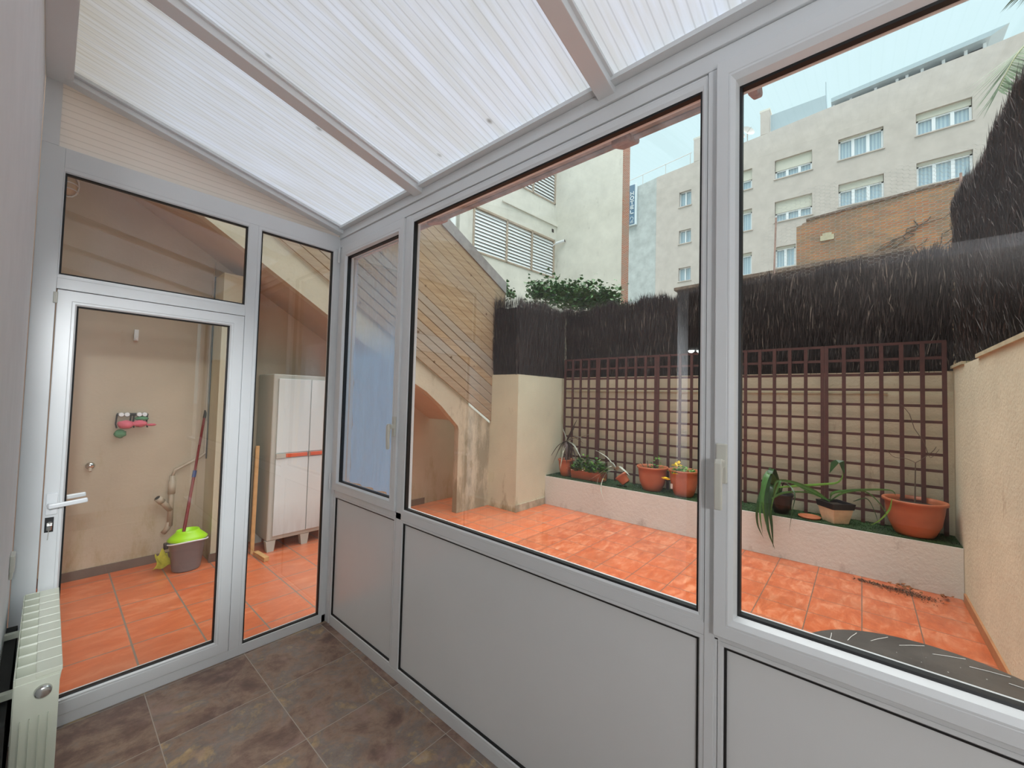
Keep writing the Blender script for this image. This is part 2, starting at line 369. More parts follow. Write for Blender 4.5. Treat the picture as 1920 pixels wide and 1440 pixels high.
# ------------------------------------------------------------------ mesh helpers
class MB:
    def __init__(s): s.v = []; s.f = []
    def add(s, vs, fs):
        o = len(s.v); s.v += [tuple(p) for p in vs]; s.f += [tuple(o+i for i in f) for f in fs]
    def box(s, x0, x1, y0, y1, z0, z1):
        if x0 > x1: x0, x1 = x1, x0
        if y0 > y1: y0, y1 = y1, y0
        if z0 > z1: z0, z1 = z1, z0
        s.add([(x0, y0, z0), (x1, y0, z0), (x1, y1, z0), (x0, y1, z0), (x0, y0, z1), (x1, y0, z1), (x1, y1, z1), (x0, y1, z1)],
              [(0, 3, 2, 1), (4, 5, 6, 7), (0, 1, 5, 4), (1, 2, 6, 5), (2, 3, 7, 6), (3, 0, 4, 7)])
    def prism(s, poly, fn, d0, d1):      # polygon (a,b) extruded; fn(a,b,d)->xyz
        n = len(poly); vs = [fn(a, b, d0) for a, b in poly]+[fn(a, b, d1) for a, b in poly]
        s.add(vs, [tuple(range(n))[::-1], tuple(range(n, 2*n))]+[(i, (i+1) % n, n+(i+1) % n, n+i) for i in range(n)])
    def bar(s, p, q, w, h, up=(0, 0, 1)):
        p = Vector(p); q = Vector(q); d = (q-p).normalized(); up = Vector(up)
        if abs(d.dot(up)) > 0.98: up = Vector((1, 0, 0))
        a = d.cross(up).normalized()*w/2; b = a.cross(d).normalized()*h/2
        vs = [p-a-b, p+a-b, p+a+b, p-a+b, q-a-b, q+a-b, q+a+b, q-a+b]
        s.add(vs, [(0, 3, 2, 1), (4, 5, 6, 7), (0, 1, 5, 4), (1, 2, 6, 5), (2, 3, 7, 6), (3, 0, 4, 7)])
    def tube(s, pts, r, n=10, cap=True):
        pts = [Vector(p) for p in pts]; rs = r if isinstance(r, (list, tuple)) else [r]*len(pts)
        rings = []; ref = None
        for i, p in enumerate(pts):
            d = ((pts[min(i+1, len(pts)-1)]-pts[max(i-1, 0)])).normalized()
            if ref is None:
                ref = Vector((0, 0, 1)) if abs(d.z) < 0.9 else Vector((1, 0, 0))
            a = d.cross(ref).normalized(); b = a.cross(d).normalized(); ref = b
            rings.append([p+(a*math.cos(2*PI*k/n)+b*math.sin(2*PI*k/n))*rs[i] for k in range(n)])
        vs = [q for rg in rings for q in rg]; fs = []
        for i in range(len(pts)-1):
            for k in range(n): fs.append((i*n+k, i*n+(k+1) % n, (i+1)*n+(k+1) % n, (i+1)*n+k))
        if cap: fs += [tuple(range(n))[::-1], tuple((len(pts)-1)*n+k for k in range(n))]
        s.add(vs, fs)
    def lathe(s, prof, c=(0, 0, 0), n=32, sx=1.0, sy=1.0, mat=None):
        vs = []; fs = []
        for r, z in prof:
            for k in range(n):
                p = Vector((r*math.cos(2*PI*k/n)*sx, r*math.sin(2*PI*k/n)*sy, z))
                if mat: p = mat @ p
                vs.append(Vector(c)+p)
        for i in range(len(prof)-1):
            for k in range(n): fs.append((i*n+k, i*n+(k+1) % n, (i+1)*n+(k+1) % n, (i+1)*n+k))
        s.add(vs, fs)
    def ribbon(s, pts, w, fold=0.25, side=None, taper=True):
        pts = [Vector(p) for p in pts]; n = len(pts); vs = []; fs = []
        for i, p in enumerate(pts):
            d = (pts[min(i+1, n-1)]-pts[max(i-1, 0)]).normalized()
            sd = Vector(side) if side else d.cross(Vector((0, 0, 1)))
            if sd.length < 1e-3: sd = Vector((0, 1, 0))
            sd = (sd-d*sd.dot(d)).normalized(); nn = sd.cross(d)
            t = i/(n-1); ww = w*(min(1, 0.45+t*3)*(1-t**2.2)+0.02) if taper else w
            vs += [p-sd*ww+nn*ww*fold, p, p+sd*ww+nn*ww*fold]
        for i in range(n-1):
            a = i*3; fs += [(a, a+1, a+4, a+3), (a+1, a+2, a+5, a+4)]
        s.add(vs, fs)
    def build(s, name, mat, parent=None, smooth=False, bevel=0, seg=2):
        me = bpy.data.meshes.new(name); me.from_pydata(s.v, [], s.f); me.update()
        if mat: me.materials.append(mat)
        if smooth:
            for p in me.polygons: p.use_smooth = True
        o = bpy.data.objects.new(name, me); COL.objects.link(o)
        if parent:
            o.parent = parent; o.matrix_parent_inverse = parent.matrix_world.inverted()
        if bevel:
            b = o.modifiers.new('bevel', 'BEVEL'); b.width = bevel; b.segments = seg; b.limit_method = 'ANGLE'; b.angle_limit = 0.6
        return o
def tag(o, label=None, cat=None, group=None, kind=None):
    if label: o['label'] = label
    if cat: o['category'] = cat
    if group: o['group'] = group
    if kind: o['kind'] = kind
    return o
def thing(name, loc, label, cat, group=None, kind=None):
    o = bpy.data.objects.new(name, None); COL.objects.link(o); o.location = loc; o.empty_display_size = 0.1
    o.matrix_world = Matrix.Translation(Vector(loc))
    return tag(o, label, cat, group, kind)
def boxobj(name, x0, x1, y0, y1, z0, z1, mat, parent=None, bevel=0):
    b = MB(); b.box(x0, x1, y0, y1, z0, z1); return b.build(name, mat, parent, bevel=bevel)
def spline(pts, n=12):
    pts = [Vector(p) for p in pts]; P = [2*pts[0]-pts[1]]+pts+[2*pts[-1]-pts[-2]]; out = []
    segs = len(pts)-1
    for k in range(n+1):
        t = k/n*segs; i = min(int(t), segs-1); u = t-i
        a, b, c, d = P[i], P[i+1], P[i+2], P[i+3]
        out.append(0.5*((2*b)+(c-a)*u+(2*a-5*b+4*c-d)*u*u+(3*b-a-3*c+d)*u**3))
    return out
def copy_tree(o, parent=None):
    c = o.copy(); COL.objects.link(c)
    if parent: c.parent = parent
    for ch in [x for x in bpy.data.objects if x.parent == o]: copy_tree(ch, c)
    return c

YA, XB = 2.862, 1.346
def fA(a, z, d): return (a, YA+d, z)
def fB(a, z, d): return (XB+d, a, z)
def ring(mb, fn, o, i, prof):
    """rectangular frame: o=(a0,a1,z0,z1) outer, i=inner; prof=[(t,d)] closed section, t 0 outer .. 1 inner"""
    cs = []
    for (k, l) in ((0, 2), (1, 2), (1, 3), (0, 3)):
        cs.append([fn(o[k]+(i[k]-o[k])*t, o[l]+(i[l]-o[l])*t, d) for t, d in prof])
    n = len(prof); vs = [p for c in cs for p in c]; fs = []
    for c in range(4):
        c2 = (c+1) % 4
        for k in range(n):
            k2 = (k+1) % n; fs.append((c*n+k, c2*n+k, c2*n+k2, c*n+k2))
    mb.add(vs, fs)
def pane(name, fn, r, d, mat, parent):
    mb = MB(); mb.add([fn(r[0], r[2], d), fn(r[1], r[2], d), fn(r[1], r[3], d), fn(r[0], r[3], d)], [(0, 1, 2, 3)])
    return mb.build(name, mat, parent)
def gasket(fn, r, d, parent, w=0.0065):
    mb = MB(); ring(mb, fn, r, (r[0]+w, r[1]-w, r[2]+w, r[3]-w), [(0, d-0.004), (0, d+0.02), (1, d+0.02), (1, d-0.001)])
    return mb.build('gasket', M['gasket'], parent)

# ------------------------------------------------------------------ floors
def struct(o, label=None, cat=None): return tag(o, label, cat, kind='structure')
struct(boxobj('floor', -0.08, 1.41, -1.7, 2.93, -0.12, 0.0, M['slate']), 'brown slate tile floor inside the glazed gallery', 'floor')
struct(boxobj('floor', 1.41, 5.75, -0.86, 2.93, -0.12, -0.001, M['terra']), 'orange terracotta tile floor of the open patio', 'floor')
struct(boxobj('floor', -0.3, 5.75, 2.93, 5.1, -0.12, -0.001, M['terra2']), 'orange terracotta tile floor of the wash area behind the glass door', 'floor')
struct(boxobj('floor', -5.2, -0.08, -1.7, 3.0, -0.12, 0.0, M['slate']), 'brown tile floor of the room behind', 'floor')
g = MB(); g.add([(-60, -60, -0.13), (90, -60, -0.13), (90, 90, -0.13), (-60, 90, -0.13)], [(0, 1, 2, 3)])
struct(g.build('ground', M['ground']), 'pale ground beyond the garden walls', 'ground')

# ------------------------------------------------------------------ house wall behind / left of the camera
w = MB()
w.box(-0.3, -0.076, 0.95, YA-0.002, 0, 3.05)
w.box(-0.3, -0.076, -1.7, 0.95, 2.4, 3.05)
w.box(-0.3, -0.076, -1.9, -1.3, 0, 2.4)
struct(w.build('wall_left', M['houseint']), 'grey plastered house wall close on the left edge', 'wall')
w = MB()
w.box(-0.3, -0.078, -1.9, 5.1, 3.16, 8.5)
w.box(-0.3, -0.078, YA+0.07, 5.1, 0, 3.16)
struct(w.build('wall_facade', M['facade']), 'beige rendered house facade above the gallery roof', 'wall')
w = MB(); w.box(-5.2, -5.05, -1.7, 3, 0, 2.5); w.box(-5.2, -0.3, -1.85, -1.7, 0, 2.5); w.box(-5.2, -0.3, 3.0, 3.15, 0, 2.5)
struct(w.build('wall_rear', M['roomwhite']), 'white walls of the room behind the gallery', 'wall')
struct(boxobj('ceiling', -5.2, -0.3, -1.7, 3.0, 2.5, 2.6, M['roomwhite']), 'white ceiling of the room behind the gallery', 'ceiling')
struct(boxobj('wall_right', -0.3, 1.41, -1.85, -1.7, 0, 3.05, M['roomwhite']), 'white end wall of the gallery', 'wall')
for i, (x, y) in enumerate(((-4.34, 2.165), (-4.40, 2.045))):
    t = thing('ceiling_lamp', (x, y, 2.5), ('round lit ceiling lamp nearer the glass, seen reflected in the pane', 'round lit ceiling lamp farther inside, seen reflected in the pane')[i], 'lamp', 'lit ceiling lamps reflected in the glass')
    b = MB(); b.lathe([(0.0, -0.050), (0.030, -0.044), (0.048, -0.026), (0.055, 0.0)], (x, y, 2.495), 24); b.build('diffuser', M['lampglow'], t)
    b = MB(); b.lathe([(0.055, -0.006), (0.062, -0.006), (0.062, 0.01)], (x, y, 2.495), 24); b.build('rim', M['whiteplastic'], t)

def zr(x): return 2.792-0.2185*(x-1.346)
# ------------------------------------------------------------------ partition A (door side)
A_ = thing('wall_front', (0.6, YA, 0), 'white aluminium frame of the door partition', 'partition', kind='structure')
def frameA(name, r, d0=0.0, d1=0.055, mat='alu'):
    b = MB(); b.prism([(r[0], r[2]), (r[1], r[2]), (r[1], r[3]), (r[0], r[3])], fA, d0, d1)
    return b.build(name, M[mat], A_, bevel=0.002)
frameA('jamb', (-0.074, 0.001, 0, 2.742))
frameA('bottom_rail', (0.001, 1.345, 0, 0.052))
frameA('head_rail', (0.001, 1.345, 2.648, 2.742))
frameA('mullion', (0.770, 0.822, 0.052, 2.648))
frameA('transom_bar', (0.001, 0.770, 2.066, 2.118))
frameA('corner_post', (1.318, 1.40, 0.0, 2.648))
PF = [(0, 0.0), (0, 0.05), (1, 0.05), (1, 0.006), (0.7, 0.0)]
def beads(fn, outer, inner, parent, prof=PF, name='glazing_bead', bv=0.0):
    b = MB(); ring(b, fn, outer, inner, prof); return b.build(name, M['alu'], parent, bevel=bv)
# transom pane
t = thing('window_4', (0.39, YA, 2.13), 'fixed clear pane above the door', 'window', kind='structure')
beads(fA, (0.001, 0.770, 2.118, 2.648), (0.006, 0.765, 2.136, 2.623), t)
gasket(fA, (0.006, 0.765, 2.136, 2.623), 0.008, t); pane('glass_pane', fA, (0.006, 0.765, 2.136, 2.623), 0.02, M['glass'], t)
t = thing('window_5', (1.07, YA, 0.05), 'tall fixed clear pane beside the door', 'window', kind='structure')
beads(fA, (0.822, 1.318, 0.052, 2.648), (0.8425, 1.298, 0.060, 2.624), t)
gasket(fA, (0.8425, 1.298, 0.060, 2.624), 0.008, t); pane('glass_pane', fA, (0.8425, 1.298, 0.060, 2.624), 0.02, M['glass'], t)
# gable triangle of twin wall sheet
t = thing('window_6', (0.4, YA, 2.74), 'triangular ribbed translucent sheet above the door frame', 'window', kind='structure')
b = MB(); b.prism([(-0.05, 2.742), (1.34, 2.742), (1.34, zr(1.34)), (-0.05, zr(-0.05))], fA, 0.02, 0.03); b.build('translucent_sheet', M['polyg'], t)
b = MB(); b.prism([(-0.074, 2.742), (-0.02, 2.742), (-0.02, 3.06), (-0.074, 3.06)], fA, 0, 0.04); b.build('side_strip', M['alu'], t)
# door
D_ = thing('door_1', (0.003, YA, 0.054), 'white aluminium glazed door with lever handle', 'door', kind='structure')
b = MB(); ring(b, fA, (0.0045, 0.7665, 0.0555, 2.0615), (0.055, 0.712, 0.115, 2.010), [(0, -0.008), (0, 0.05), (1, 0.05), (1, -0.008)]); b.build('leaf_frame', M['alu'], D_, bevel=0.003)
beads(fA, (0.055, 0.712, 0.115, 2.010), (0.0702, 0.6957, 0.1297, 1.9939), D_, [(0, -0.006), (0, 0.05), (1, 0.05), (1, 0.004), (0.6, -0.006)])
gasket(fA, (0.0702, 0.6957, 0.1297, 1.9939), 0.008, D_); pane('glass_pane', fA, (0.0702, 0.6957, 0.1297, 1.9939), 0.02, M['glass'], D_)
b = MB(); b.box(0.012, 0.05, YA-0.018, YA-0.008, 1.005, 1.105); h = b.build('handle_plate', M['whiteplastic'], D_, bevel=0.004)
def lever(y0, sgn):
    b = MB(); y1 = y0-sgn*0.045
    b.tube([(0.026, y0, 1.052), (0.026, y1+sgn*0.01, 1.052), (0.03, y1, 1.052)], 0.011, 12)
    b.bar((0.02, y1, 1.052), (0.145, y1+sgn*0.004, 1.065), 0.013, 0.022)
    return b
lever(YA-0.018, 1).build('lever', M['whiteplastic'], h, bevel=0.005, seg=3)
lever(YA+0.055, -1).build('outer_lever', M['whiteplastic'], h, bevel=0.005, seg=3)
b = MB(); b.box(0.013, 0.041, YA-0.0095, YA-0.0081, 0.925, 0.993); lk = b.build('lock_cutout', M['gasket'], D_)
b = MB(); b.tube([(0.028, YA-0.009, 0.966), (0.028, YA-0.022, 0.966)], 0.009, 14); b.box(0.0245, 0.0315, YA-0.018, YA-0.010, 0.938, 0.966); b.build('lock_cylinder', M['chrome'], lk)
b = MB(); b.box(0.027, 0.029, YA-0.04, YA-0.02, 0.955, 0.977); b.tube([(0.028, YA-0.036, 0.962), (0.027, YA-0.036, 0.94)], 0.009, 10); b.bar((0.027, YA-0.034, 0.945), (0.024, YA-0.030, 0.895), 0.005, 0.002); b.build('key', M['chrome'], lk)
b = MB(); b.tube([(0.0, YA-0.014, 1.995), (0.0, YA-0.014, 2.045)], 0.008, 10); b.build('hinge', M['creamplastic'], D_)

# ------------------------------------------------------------------ partition B (patio side)
B_ = thing('wall_back', (XB, 0.6, 0), 'white aluminium frame and grey lower panels facing the patio', 'partition', kind='structure')
def frameB(name, r, d0=0.0, d1=0.055, mat='alu', bv=0.002):
    b = MB(); b.prism([(r[0], r[2]), (r[1], r[2]), (r[1], r[3]), (r[0], r[3])], fB, d0, d1)
    return b.build(name, M[mat], B_, bevel=bv)
YE = -1.69
frameB('bottom_rail', (YE, 2.80, 0, 0.055))
frameB('corner_post', (2.815, 2.861, 0, 2.66))
frameB('head_beam', (YE, 2.861, 2.662, 2.722), -0.003, 0.07)
frameB('head_beam', (YE, 2.861, 2.724, 2.775), -0.012, 0.07)
frameB('mid_rail', (YE, 2.80, 0.892, 0.9295))
frameB('mullion', (1.984, 2.0372, 0.055, 2.66))
frameB('mullion', (0.338, 0.366, 0.0, 2.66), -0.004)
frameB('mullion', (0.326, 0.339, 0.0, 0.90))
frameB('mullion', (-1.10, -1.02, 0.0, 2.66))
for (a0, a1) in ((2.057, 2.785), (0.3836, 1.9655), (-1.0, 0.3116)):
    b = MB(); o0 = (a0-0.018, a1+0.018, 0.055, 0.892)
    ring(b, fB, o0, (a0, a1, 0.071, 0.8756), PF); b.build('panel_bead', M['alu'], B_)
    gasket(fB, (a0, a1, 0.071, 0.8756), 0.008, B_, 0.006)
    b = MB(); b.prism([(a0, 0.071), (a1, 0.071), (a1, 0.8756), (a0, 0.8756)], fB, 0.014, 0.034); b.build('infill_panel', M['panelgrey'], B_)
def wall_window(name, outer, mid, inner, label, d=-0.008, cham=None):
    t = thing(name, (XB, (outer[0]+outer[1])/2, outer[2]), label, 'window', kind='structure')
    b = MB(); ring(b, fB, outer, mid, [(0, d), (0, 0.05), (1, 0.05), (1, d)]); b.build('sash_frame', M['alu'], t, bevel=0.003)
    if cham:
        prof = [(0, d), (0, 0.05), (1, 0.05), (1, 0.004)]+[(1-cham*math.sin(a), d+0.012-(0.012)*math.cos(PI/2-a)) for a in (0.3, 0.7, 1.1, 1.5)]
    else: prof = [(0, d), (0, 0.05), (1, 0.05), (1, 0.004), (0.6, d)]
    beads(fB, mid, inner, t, prof)
    gasket(fB, inner, 0.008, t); pane('glass_pane', fB, inner, 0.02, M['glass'], t)
    return t
W1 = wall_window('window_1', (2.038, 2.812, 0.930, 2.655), (2.078, 2.768, 0.970, 2.600), (2.0965, 2.751, 0.9896, 2.579), 'narrow hinged casement beside the corner', -0.014)
W2 = wall_window('window_2', (0.368, 1.983, 0.927, 2.658), (0.372, 1.978, 0.935, 2.650), (0.3854, 1.963, 0.954, 2.615), 'wide fixed pane in the middle of the patio side', 0.0)
W3 = wall_window('window_3', (-1.015, 0.3345, 0.918, 2.657), (-0.965, 0.300, 0.955, 2.606), (-0.945, 0.278, 0.981, 2.576), 'large hinged casement at the right', -0.03, 0.8)
def fR0(a, z, d): return (a, d, z)
def win_handle(W, yc, xf, zc, k):
    b = MB(); b.box(xf-0.012, xf, yc-0.015, yc+0.015, zc-0.058, zc+0.058); pl = b.build('handle_plate', M['creamplastic'], W, bevel=0.004, seg=3)
    b = MB(); b.box(xf-0.040, xf-0.008, yc-0.010, yc+0.010, zc-0.012, zc+0.012)
    nk = b.build('handle_neck', M['creamplastic'], pl, bevel=0.003)
    prof = [(xf-0.052, zc+0.004), (xf-0.046, zc+0.016), (xf-0.030, zc+0.016), (xf-0.030, zc-0.010), (xf-0.036, zc-0.060), (xf-0.034, zc-0.128), (xf-0.048, zc-0.130), (xf-0.052, zc-0.060)]
    b = MB(); b.prism(prof, fR0, yc-0.010, yc+0.010); b.build('handle_grip', M['creamplastic'], pl, bevel=0.004, seg=3)
win_handle(W1, 2.058, XB-0.014, 1.42, 0.0); win_handle(W3, 0.312, XB-0.03, 1.425, 0.0)
for z in (2.60, 0.985):
    b = MB(); b.tube([(XB-0.018, 2.835, z-0.055), (XB-0.018, 2.835, z+0.055)], 0.007, 10); b.build('hinge', M['alu'], W1)
# clear sheet taped outside the casement
b = MB(); n = 24
vs = [(XB+0.075+0.012*math.sin(i*1.1)*(1 if j < 8 else 0.3)+0.004*math.sin(j*2.1+i), 2.10+0.655*i/n, 0.985+1.60*j/16) for j in range(17) for i in range(n+1)]
b.add(vs, [(j*(n+1)+i, j*(n+1)+i+1, (j+1)*(n+1)+i+1, (j+1)*(n+1)+i) for j in range(16) for i in range(n)])
tag(b.build('plastic_sheet', M['sheet'], smooth=True), 'bluish translucent plastic sheet hung outside the narrow casement', 'sheet')
b = MB(); b.box(XB+0.062, XB+0.085, 2.085, 2.77, 2.578, 2.60); b.box(XB+0.062, XB+0.085, 2.752, 2.772, 0.98, 2.578)
tag(b.build('sheet_batten', M['whiteplastic']), 'thin white batten holding the plastic sheet outside the narrow casement', 'batten')

# ------------------------------------------------------------------ roof
def zr(x): return 2.792-0.2185*(x-1.346)
R_ = thing('ceiling', (0.6, 0.6, 2.8), 'sloping ribbed translucent gallery roof on white rafters', 'roof', kind='structure')
def fR(a, z, d): return (a, d, z)      # polygon in X,Z extruded along Y
rafters = [(2.80, 2.862), (1.872, 1.945), (0.690, 0.757), (-0.50, -0.43), (-1.69, -1.62)]
for y0, y1 in rafters:
    b = MB(); x0, x1 = -0.03, 1.348
    b.prism([(x0, zr(x0)-0.045), (x1, zr(x1)-0.045), (x1, zr(x1)+0.0), (x0, zr(x0)+0.0)], fR, y0, y1)
    if y1 < 2.8: b.prism([(x0, zr(x0)-0.014), (x1, zr(x1)-0.014), (x1, zr(x1)), (x0, zr(x0))], fR, y0-0.012, y1+0.012)
    else: b.prism([(x0, zr(x0)-0.018), (x1, zr(x1)-0.018), (x1, zr(x1)), (x0, zr(x0))], fR, y0-0.02, y1)
    b.build('rafter', M['alu'], R_, bevel=0.002)
for (a, c) in zip(rafters[1:], rafters[:-1]):
    b = MB(); x0, x1 = -0.07, 1.62
    b.prism([(x0, zr(x0)+0.001), (x1, zr(x1)+0.001), (x1, zr(x1)+0.009), (x0, zr(x0)+0.009)], fR, (a[0]+a[1])/2+0.003, (c[0]+c[1])/2-0.003 if c[1] < 2.8 else 2.94)
    b.build('roof_sheet', M['poly'], R_)
boxobj('eaves_rail', 1.30, 1.416, YE, 2.862, 2.776, 2.793, M['alu'], R_)
boxobj('wall_plate', -0.075, 0.012, YE, 2.862, 3.045, 3.082, M['alu'], R_, bevel=0.003)
# outside eaves
b = MB(); b.box(1.42, 1.47, 0.36, 2.75, 2.655, 2.75); b.tube([(1.50, 0.36, 2.672), (1.50, 2.75, 2.672)], 0.02, 10)
tag(b.build('eaves_batten', M['batten']), 'weathered pinkish timber batten outside above the wide pane', 'batten')
for i, (p, lb) in enumerate(((1.93, 'terracotta corbel outside above the left end of the wide pane'), (0.72, 'terracotta corbel outside near the post of the wide pane'), (0.262, 'small terracotta corbel at the top corner of the right casement'))):
    b = MB(); w_ = (0.075, 0.075, 0.028)[i]
    b.prism([(1.43, 2.68), (1.52, 2.668), (1.54, 2.65), (1.535, 2.635), (1.50, 2.62), (1.45, 2.60), (1.43, 2.60)][::-1], lambda a, z, d: (a+0.01, d, z+(0.03, 0.025, 0.01)[i]), p-w_/2, p+w_/2)
    tag(b.build('corbel', M['corbel'], bevel=0.006), lb, 'corbel', 'terracotta corbels under the eaves')

# ------------------------------------------------------------------ radiator
R2 = thing('radiator', (0.0, 2.5, 0.0), 'cream aluminium sectional radiator at the lower left against the grey wall', 'radiator')
y0 = 2.03
for i in range(10):
    ys = y0+i*0.08; b = MB()
    body = [(0.004, 0.115), (0.064, 0.115), (0.064, 0.60), (0.070, 0.655), (0.016, 0.668), (0.006, 0.60)]
    b.prism(body, fR, ys+0.004, ys+0.076)
    b.box(-0.034, -0.030, ys+0.002, ys+0.078, 0.12, 0.665)
    b.box(-0.030, 0.014, ys+0.002, ys+0.006, 0.60, 0.668); b.box(-0.030, 0.014, ys+0.074, ys+0.078, 0.60, 0.668)
    b.box(0.012, 0.071, ys+0.0015, ys+0.0785, 0.652, 0.668)
    if i == 0:
        b.box(-0.032, 0.066, ys-0.001, ys+0.004, 0.115, 0.645)
        for x in (-0.015, 0.005, 0.025, 0.045): b.box(x-0.0012, x+0.0012, ys-0.008, ys, 0.13, 0.53)
    s_ = b.build('section', M['cream'], R2, bevel=0.002)
b = MB(); mt = Matrix.Rotation(PI/2, 3, 'X'); b.lathe([(0.0, 0.016), (0.013, 0.016), (0.019, 0.012), (0.021, 0.0)], (0.030, y0-0.001, 0.605), 24, mat=mt)
b.build('end_plug', M['chrome'], R2, smooth=True)
for y in (y0+0.12, y0+0.62):
    b = MB(); b.box(-0.076, -0.033, y-0.012, y+0.012, 0.56, 0.58); b.build('wall_bracket', M['cream'], R2)
tag(boxobj('foam_strip', -0.0755, -0.045, 2.0, 2.8, 0.18, 0.55, M['foam']), 'dark insulation strip between the radiator and the grey wall', 'strip')
b = MB(); b.box(-0.0755, -0.062, 2.64, 2.72, 0.83, 0.90); b.box(-0.0755, -0.066, 2.65, 2.71, 0.80, 0.83)
tag(b.build('wall_socket', M['creamplastic'], bevel=0.003), 'small cream switch box on the grey wall above the radiator', 'switch')

# ------------------------------------------------------------------ laundry area
def fXZ(y0): return lambda a, z, d: (a, y0+d, z)
def zs(x): return 2.82-0.606*(x-1.24)
struct(boxobj('wall_laundry', -0.078, 4.60, 4.95, 5.1, 0, 3.95, M['laundry']), 'brownish rendered back wall of the wash area', 'wall')
b = MB(); b.prism([(-0.078, zs(-0.078)), (3.80, zs(3.80)), (3.80, zs(3.80)+0.16), (-0.078, zs(-0.078)+0.16)], fXZ(4.32), 0, 0.63)
struct(b.build('ceiling_soffit', M['laundry']), 'sloping underside of the outdoor stair', 'soffit')
poly = [(-0.078, zs(-0.078)), (2.887, zs(2.887)), (3.19, 1.66), (3.445, 1.473), (3.74, 1.20), (3.757, 1.15), (3.757, 0.0), (4.373, 0.0), (4.373, 1.22), (-0.078, 3.97)]
b = MB(); b.prism(poly, fXZ(4.23), 0.0, 0.09)
struct(b.build('wall_stair', M['stairwall']), 'stained rendered stair side with a slanted opening below', 'wall')
struct(boxobj('wall_pillar', 1.055, 1.36, 4.61, 4.95, 0, 2.74, M['stuccofine']), 'beige pier beside the cabinet', 'pillar')
struct(boxobj('baseboard_back', -0.078, 1.055, 4.935, 4.95, 0, 0.075, M['baseboard']), 'grey brown tile skirting under the wash area wall', 'baseboard')
struct(boxobj('baseboard_pillar', 1.04, 1.36, 4.596, 4.61, 0, 0.075, M['baseboard']), 'tile skirting round the beige pier', 'baseboard')
struct(boxobj('baseboard_far', 2.25, 3.75, 4.935, 4.95, 0, 0.09, M['baseboard']), 'tile skirting seen through the slanted opening', 'baseboard')
struct(boxobj('trim_3', -0.078, 1.055, 4.947, 4.9505, 0.075, 0.405, M['laundry']), 'slightly raised lower band of the wash area wall', 'wall band')
# cabinet
C_ = thing('storage_cabinet', (1.85, 4.72, 0), 'tall pale plastic storage cabinet with orange striped handles', 'cabinet')
X0, X1, YF, ZT, ZB = 1.485, 2.205, 4.475, 1.79, 0.11
b = MB(); b.box(X0, X1, YF+0.005, 4.93, ZB, ZT); b.build('body', M['closet'], C_, bevel=0.012)
for i, (a, c) in enumerate(((X0+0.045, 1.846), (1.852, X1-0.045))):
    b = MB(); b.box(a, c, YF-0.012, YF+0.004, ZB+0.045, 0.93); b.box(a, c, YF-0.012, YF+0.004, 0.985, ZT-0.045); b.box(a, c, YF-0.004, YF+0.004, 0.93, 0.985)
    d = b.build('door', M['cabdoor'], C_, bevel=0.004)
    b = MB()
    if i == 0: b.box(a, a+0.09, YF-0.022, YF-0.004, 0.934, 0.98)
    else: b.box(c-0.09, c, YF-0.022, YF-0.004, 0.934, 0.98)
    b.build('handle_end', M['closet'], d)
    b = MB()
    if i == 0: b.box(a+0.09, c-0.012, YF-0.022, YF-0.004, 0.938, 0.976)
    else: b.box(a+0.012, c-0.09, YF-0.022, YF-0.004, 0.938, 0.976)
    b.build('handle', M['orange'], d, bevel=0.005)
b = MB(); b.box(1.84, 1.858, YF-0.03, YF-0.008, 0.935, 0.985); b.build('latch', M['chrome'], C_)
for x in (X0+0.04, 1.85, X1-0.04):
    for y in (YF+0.04, 4.88):
        b = MB(); b.prism([(x-0.03, 0.0), (x+0.03, 0), (x+0.045, ZB), (x-0.045, ZB)], fXZ(y-0.03), 0, 0.06); b.build('foot', M['closet'], C_)
b = MB(); b.bar((1.385, 4.56, 0.0), (1.40, 4.59, 1.06), 0.026, 0.03); tag(b.build('wooden_batten', M['newwood']), 'upright fresh wooden batten leaning beside the cabinet', 'batten')
b = MB(); b.bar((1.40, 4.50, 0.02), (1.42, 4.26, 0.02), 0.045, 0.04); tag(b.build('wooden_block', M['newwood'], bevel=0.002), 'short fresh wooden block lying on the tiles before the cabinet', 'block')
# bulkhead lamp
t = thing('bulkhead_lamp', (0.02, 4.95, 3.28), 'white caged oval bulkhead lamp high on the wall behind the top pane', 'lamp')
b = MB(); mt = Matrix.Rotation(PI/2, 3, 'X'); b.lathe([(0, 0.07), (0.04, 0.06), (0.065, 0.03), (0.07, 0.0)], (0.03, 4.945, 3.27), 24, sx=0.75, sy=1.25, mat=mt); b.build('shade', M['creampot'], t, smooth=True)
b = MB()
b.tube([(0.03+0.06*math.cos(k*PI/8), 4.93, 3.27+0.10*math.sin(k*PI/8)) for k in range(17)], 0.006, 6)
for zz in (-0.05, 0.0, 0.05): b.tube([(0.03+0.058*math.cos(k*PI/8), 4.94-0.085*math.sin(k*PI/8), 3.27+zz) for k in range(9)], 0.004, 6)
b.build('cage', M['whiteplastic'], t)
# small bracket
b = MB(); b.box(0.478, 0.508, 4.925, 4.949, 2.035, 2.135); b.box(0.484, 0.502, 4.915, 4.925, 2.04, 2.06)
tag(b.build('wall_bracket', M['whiteplastic'], bevel=0.002), 'small pale metal bracket alone high on the brownish wall', 'bracket')
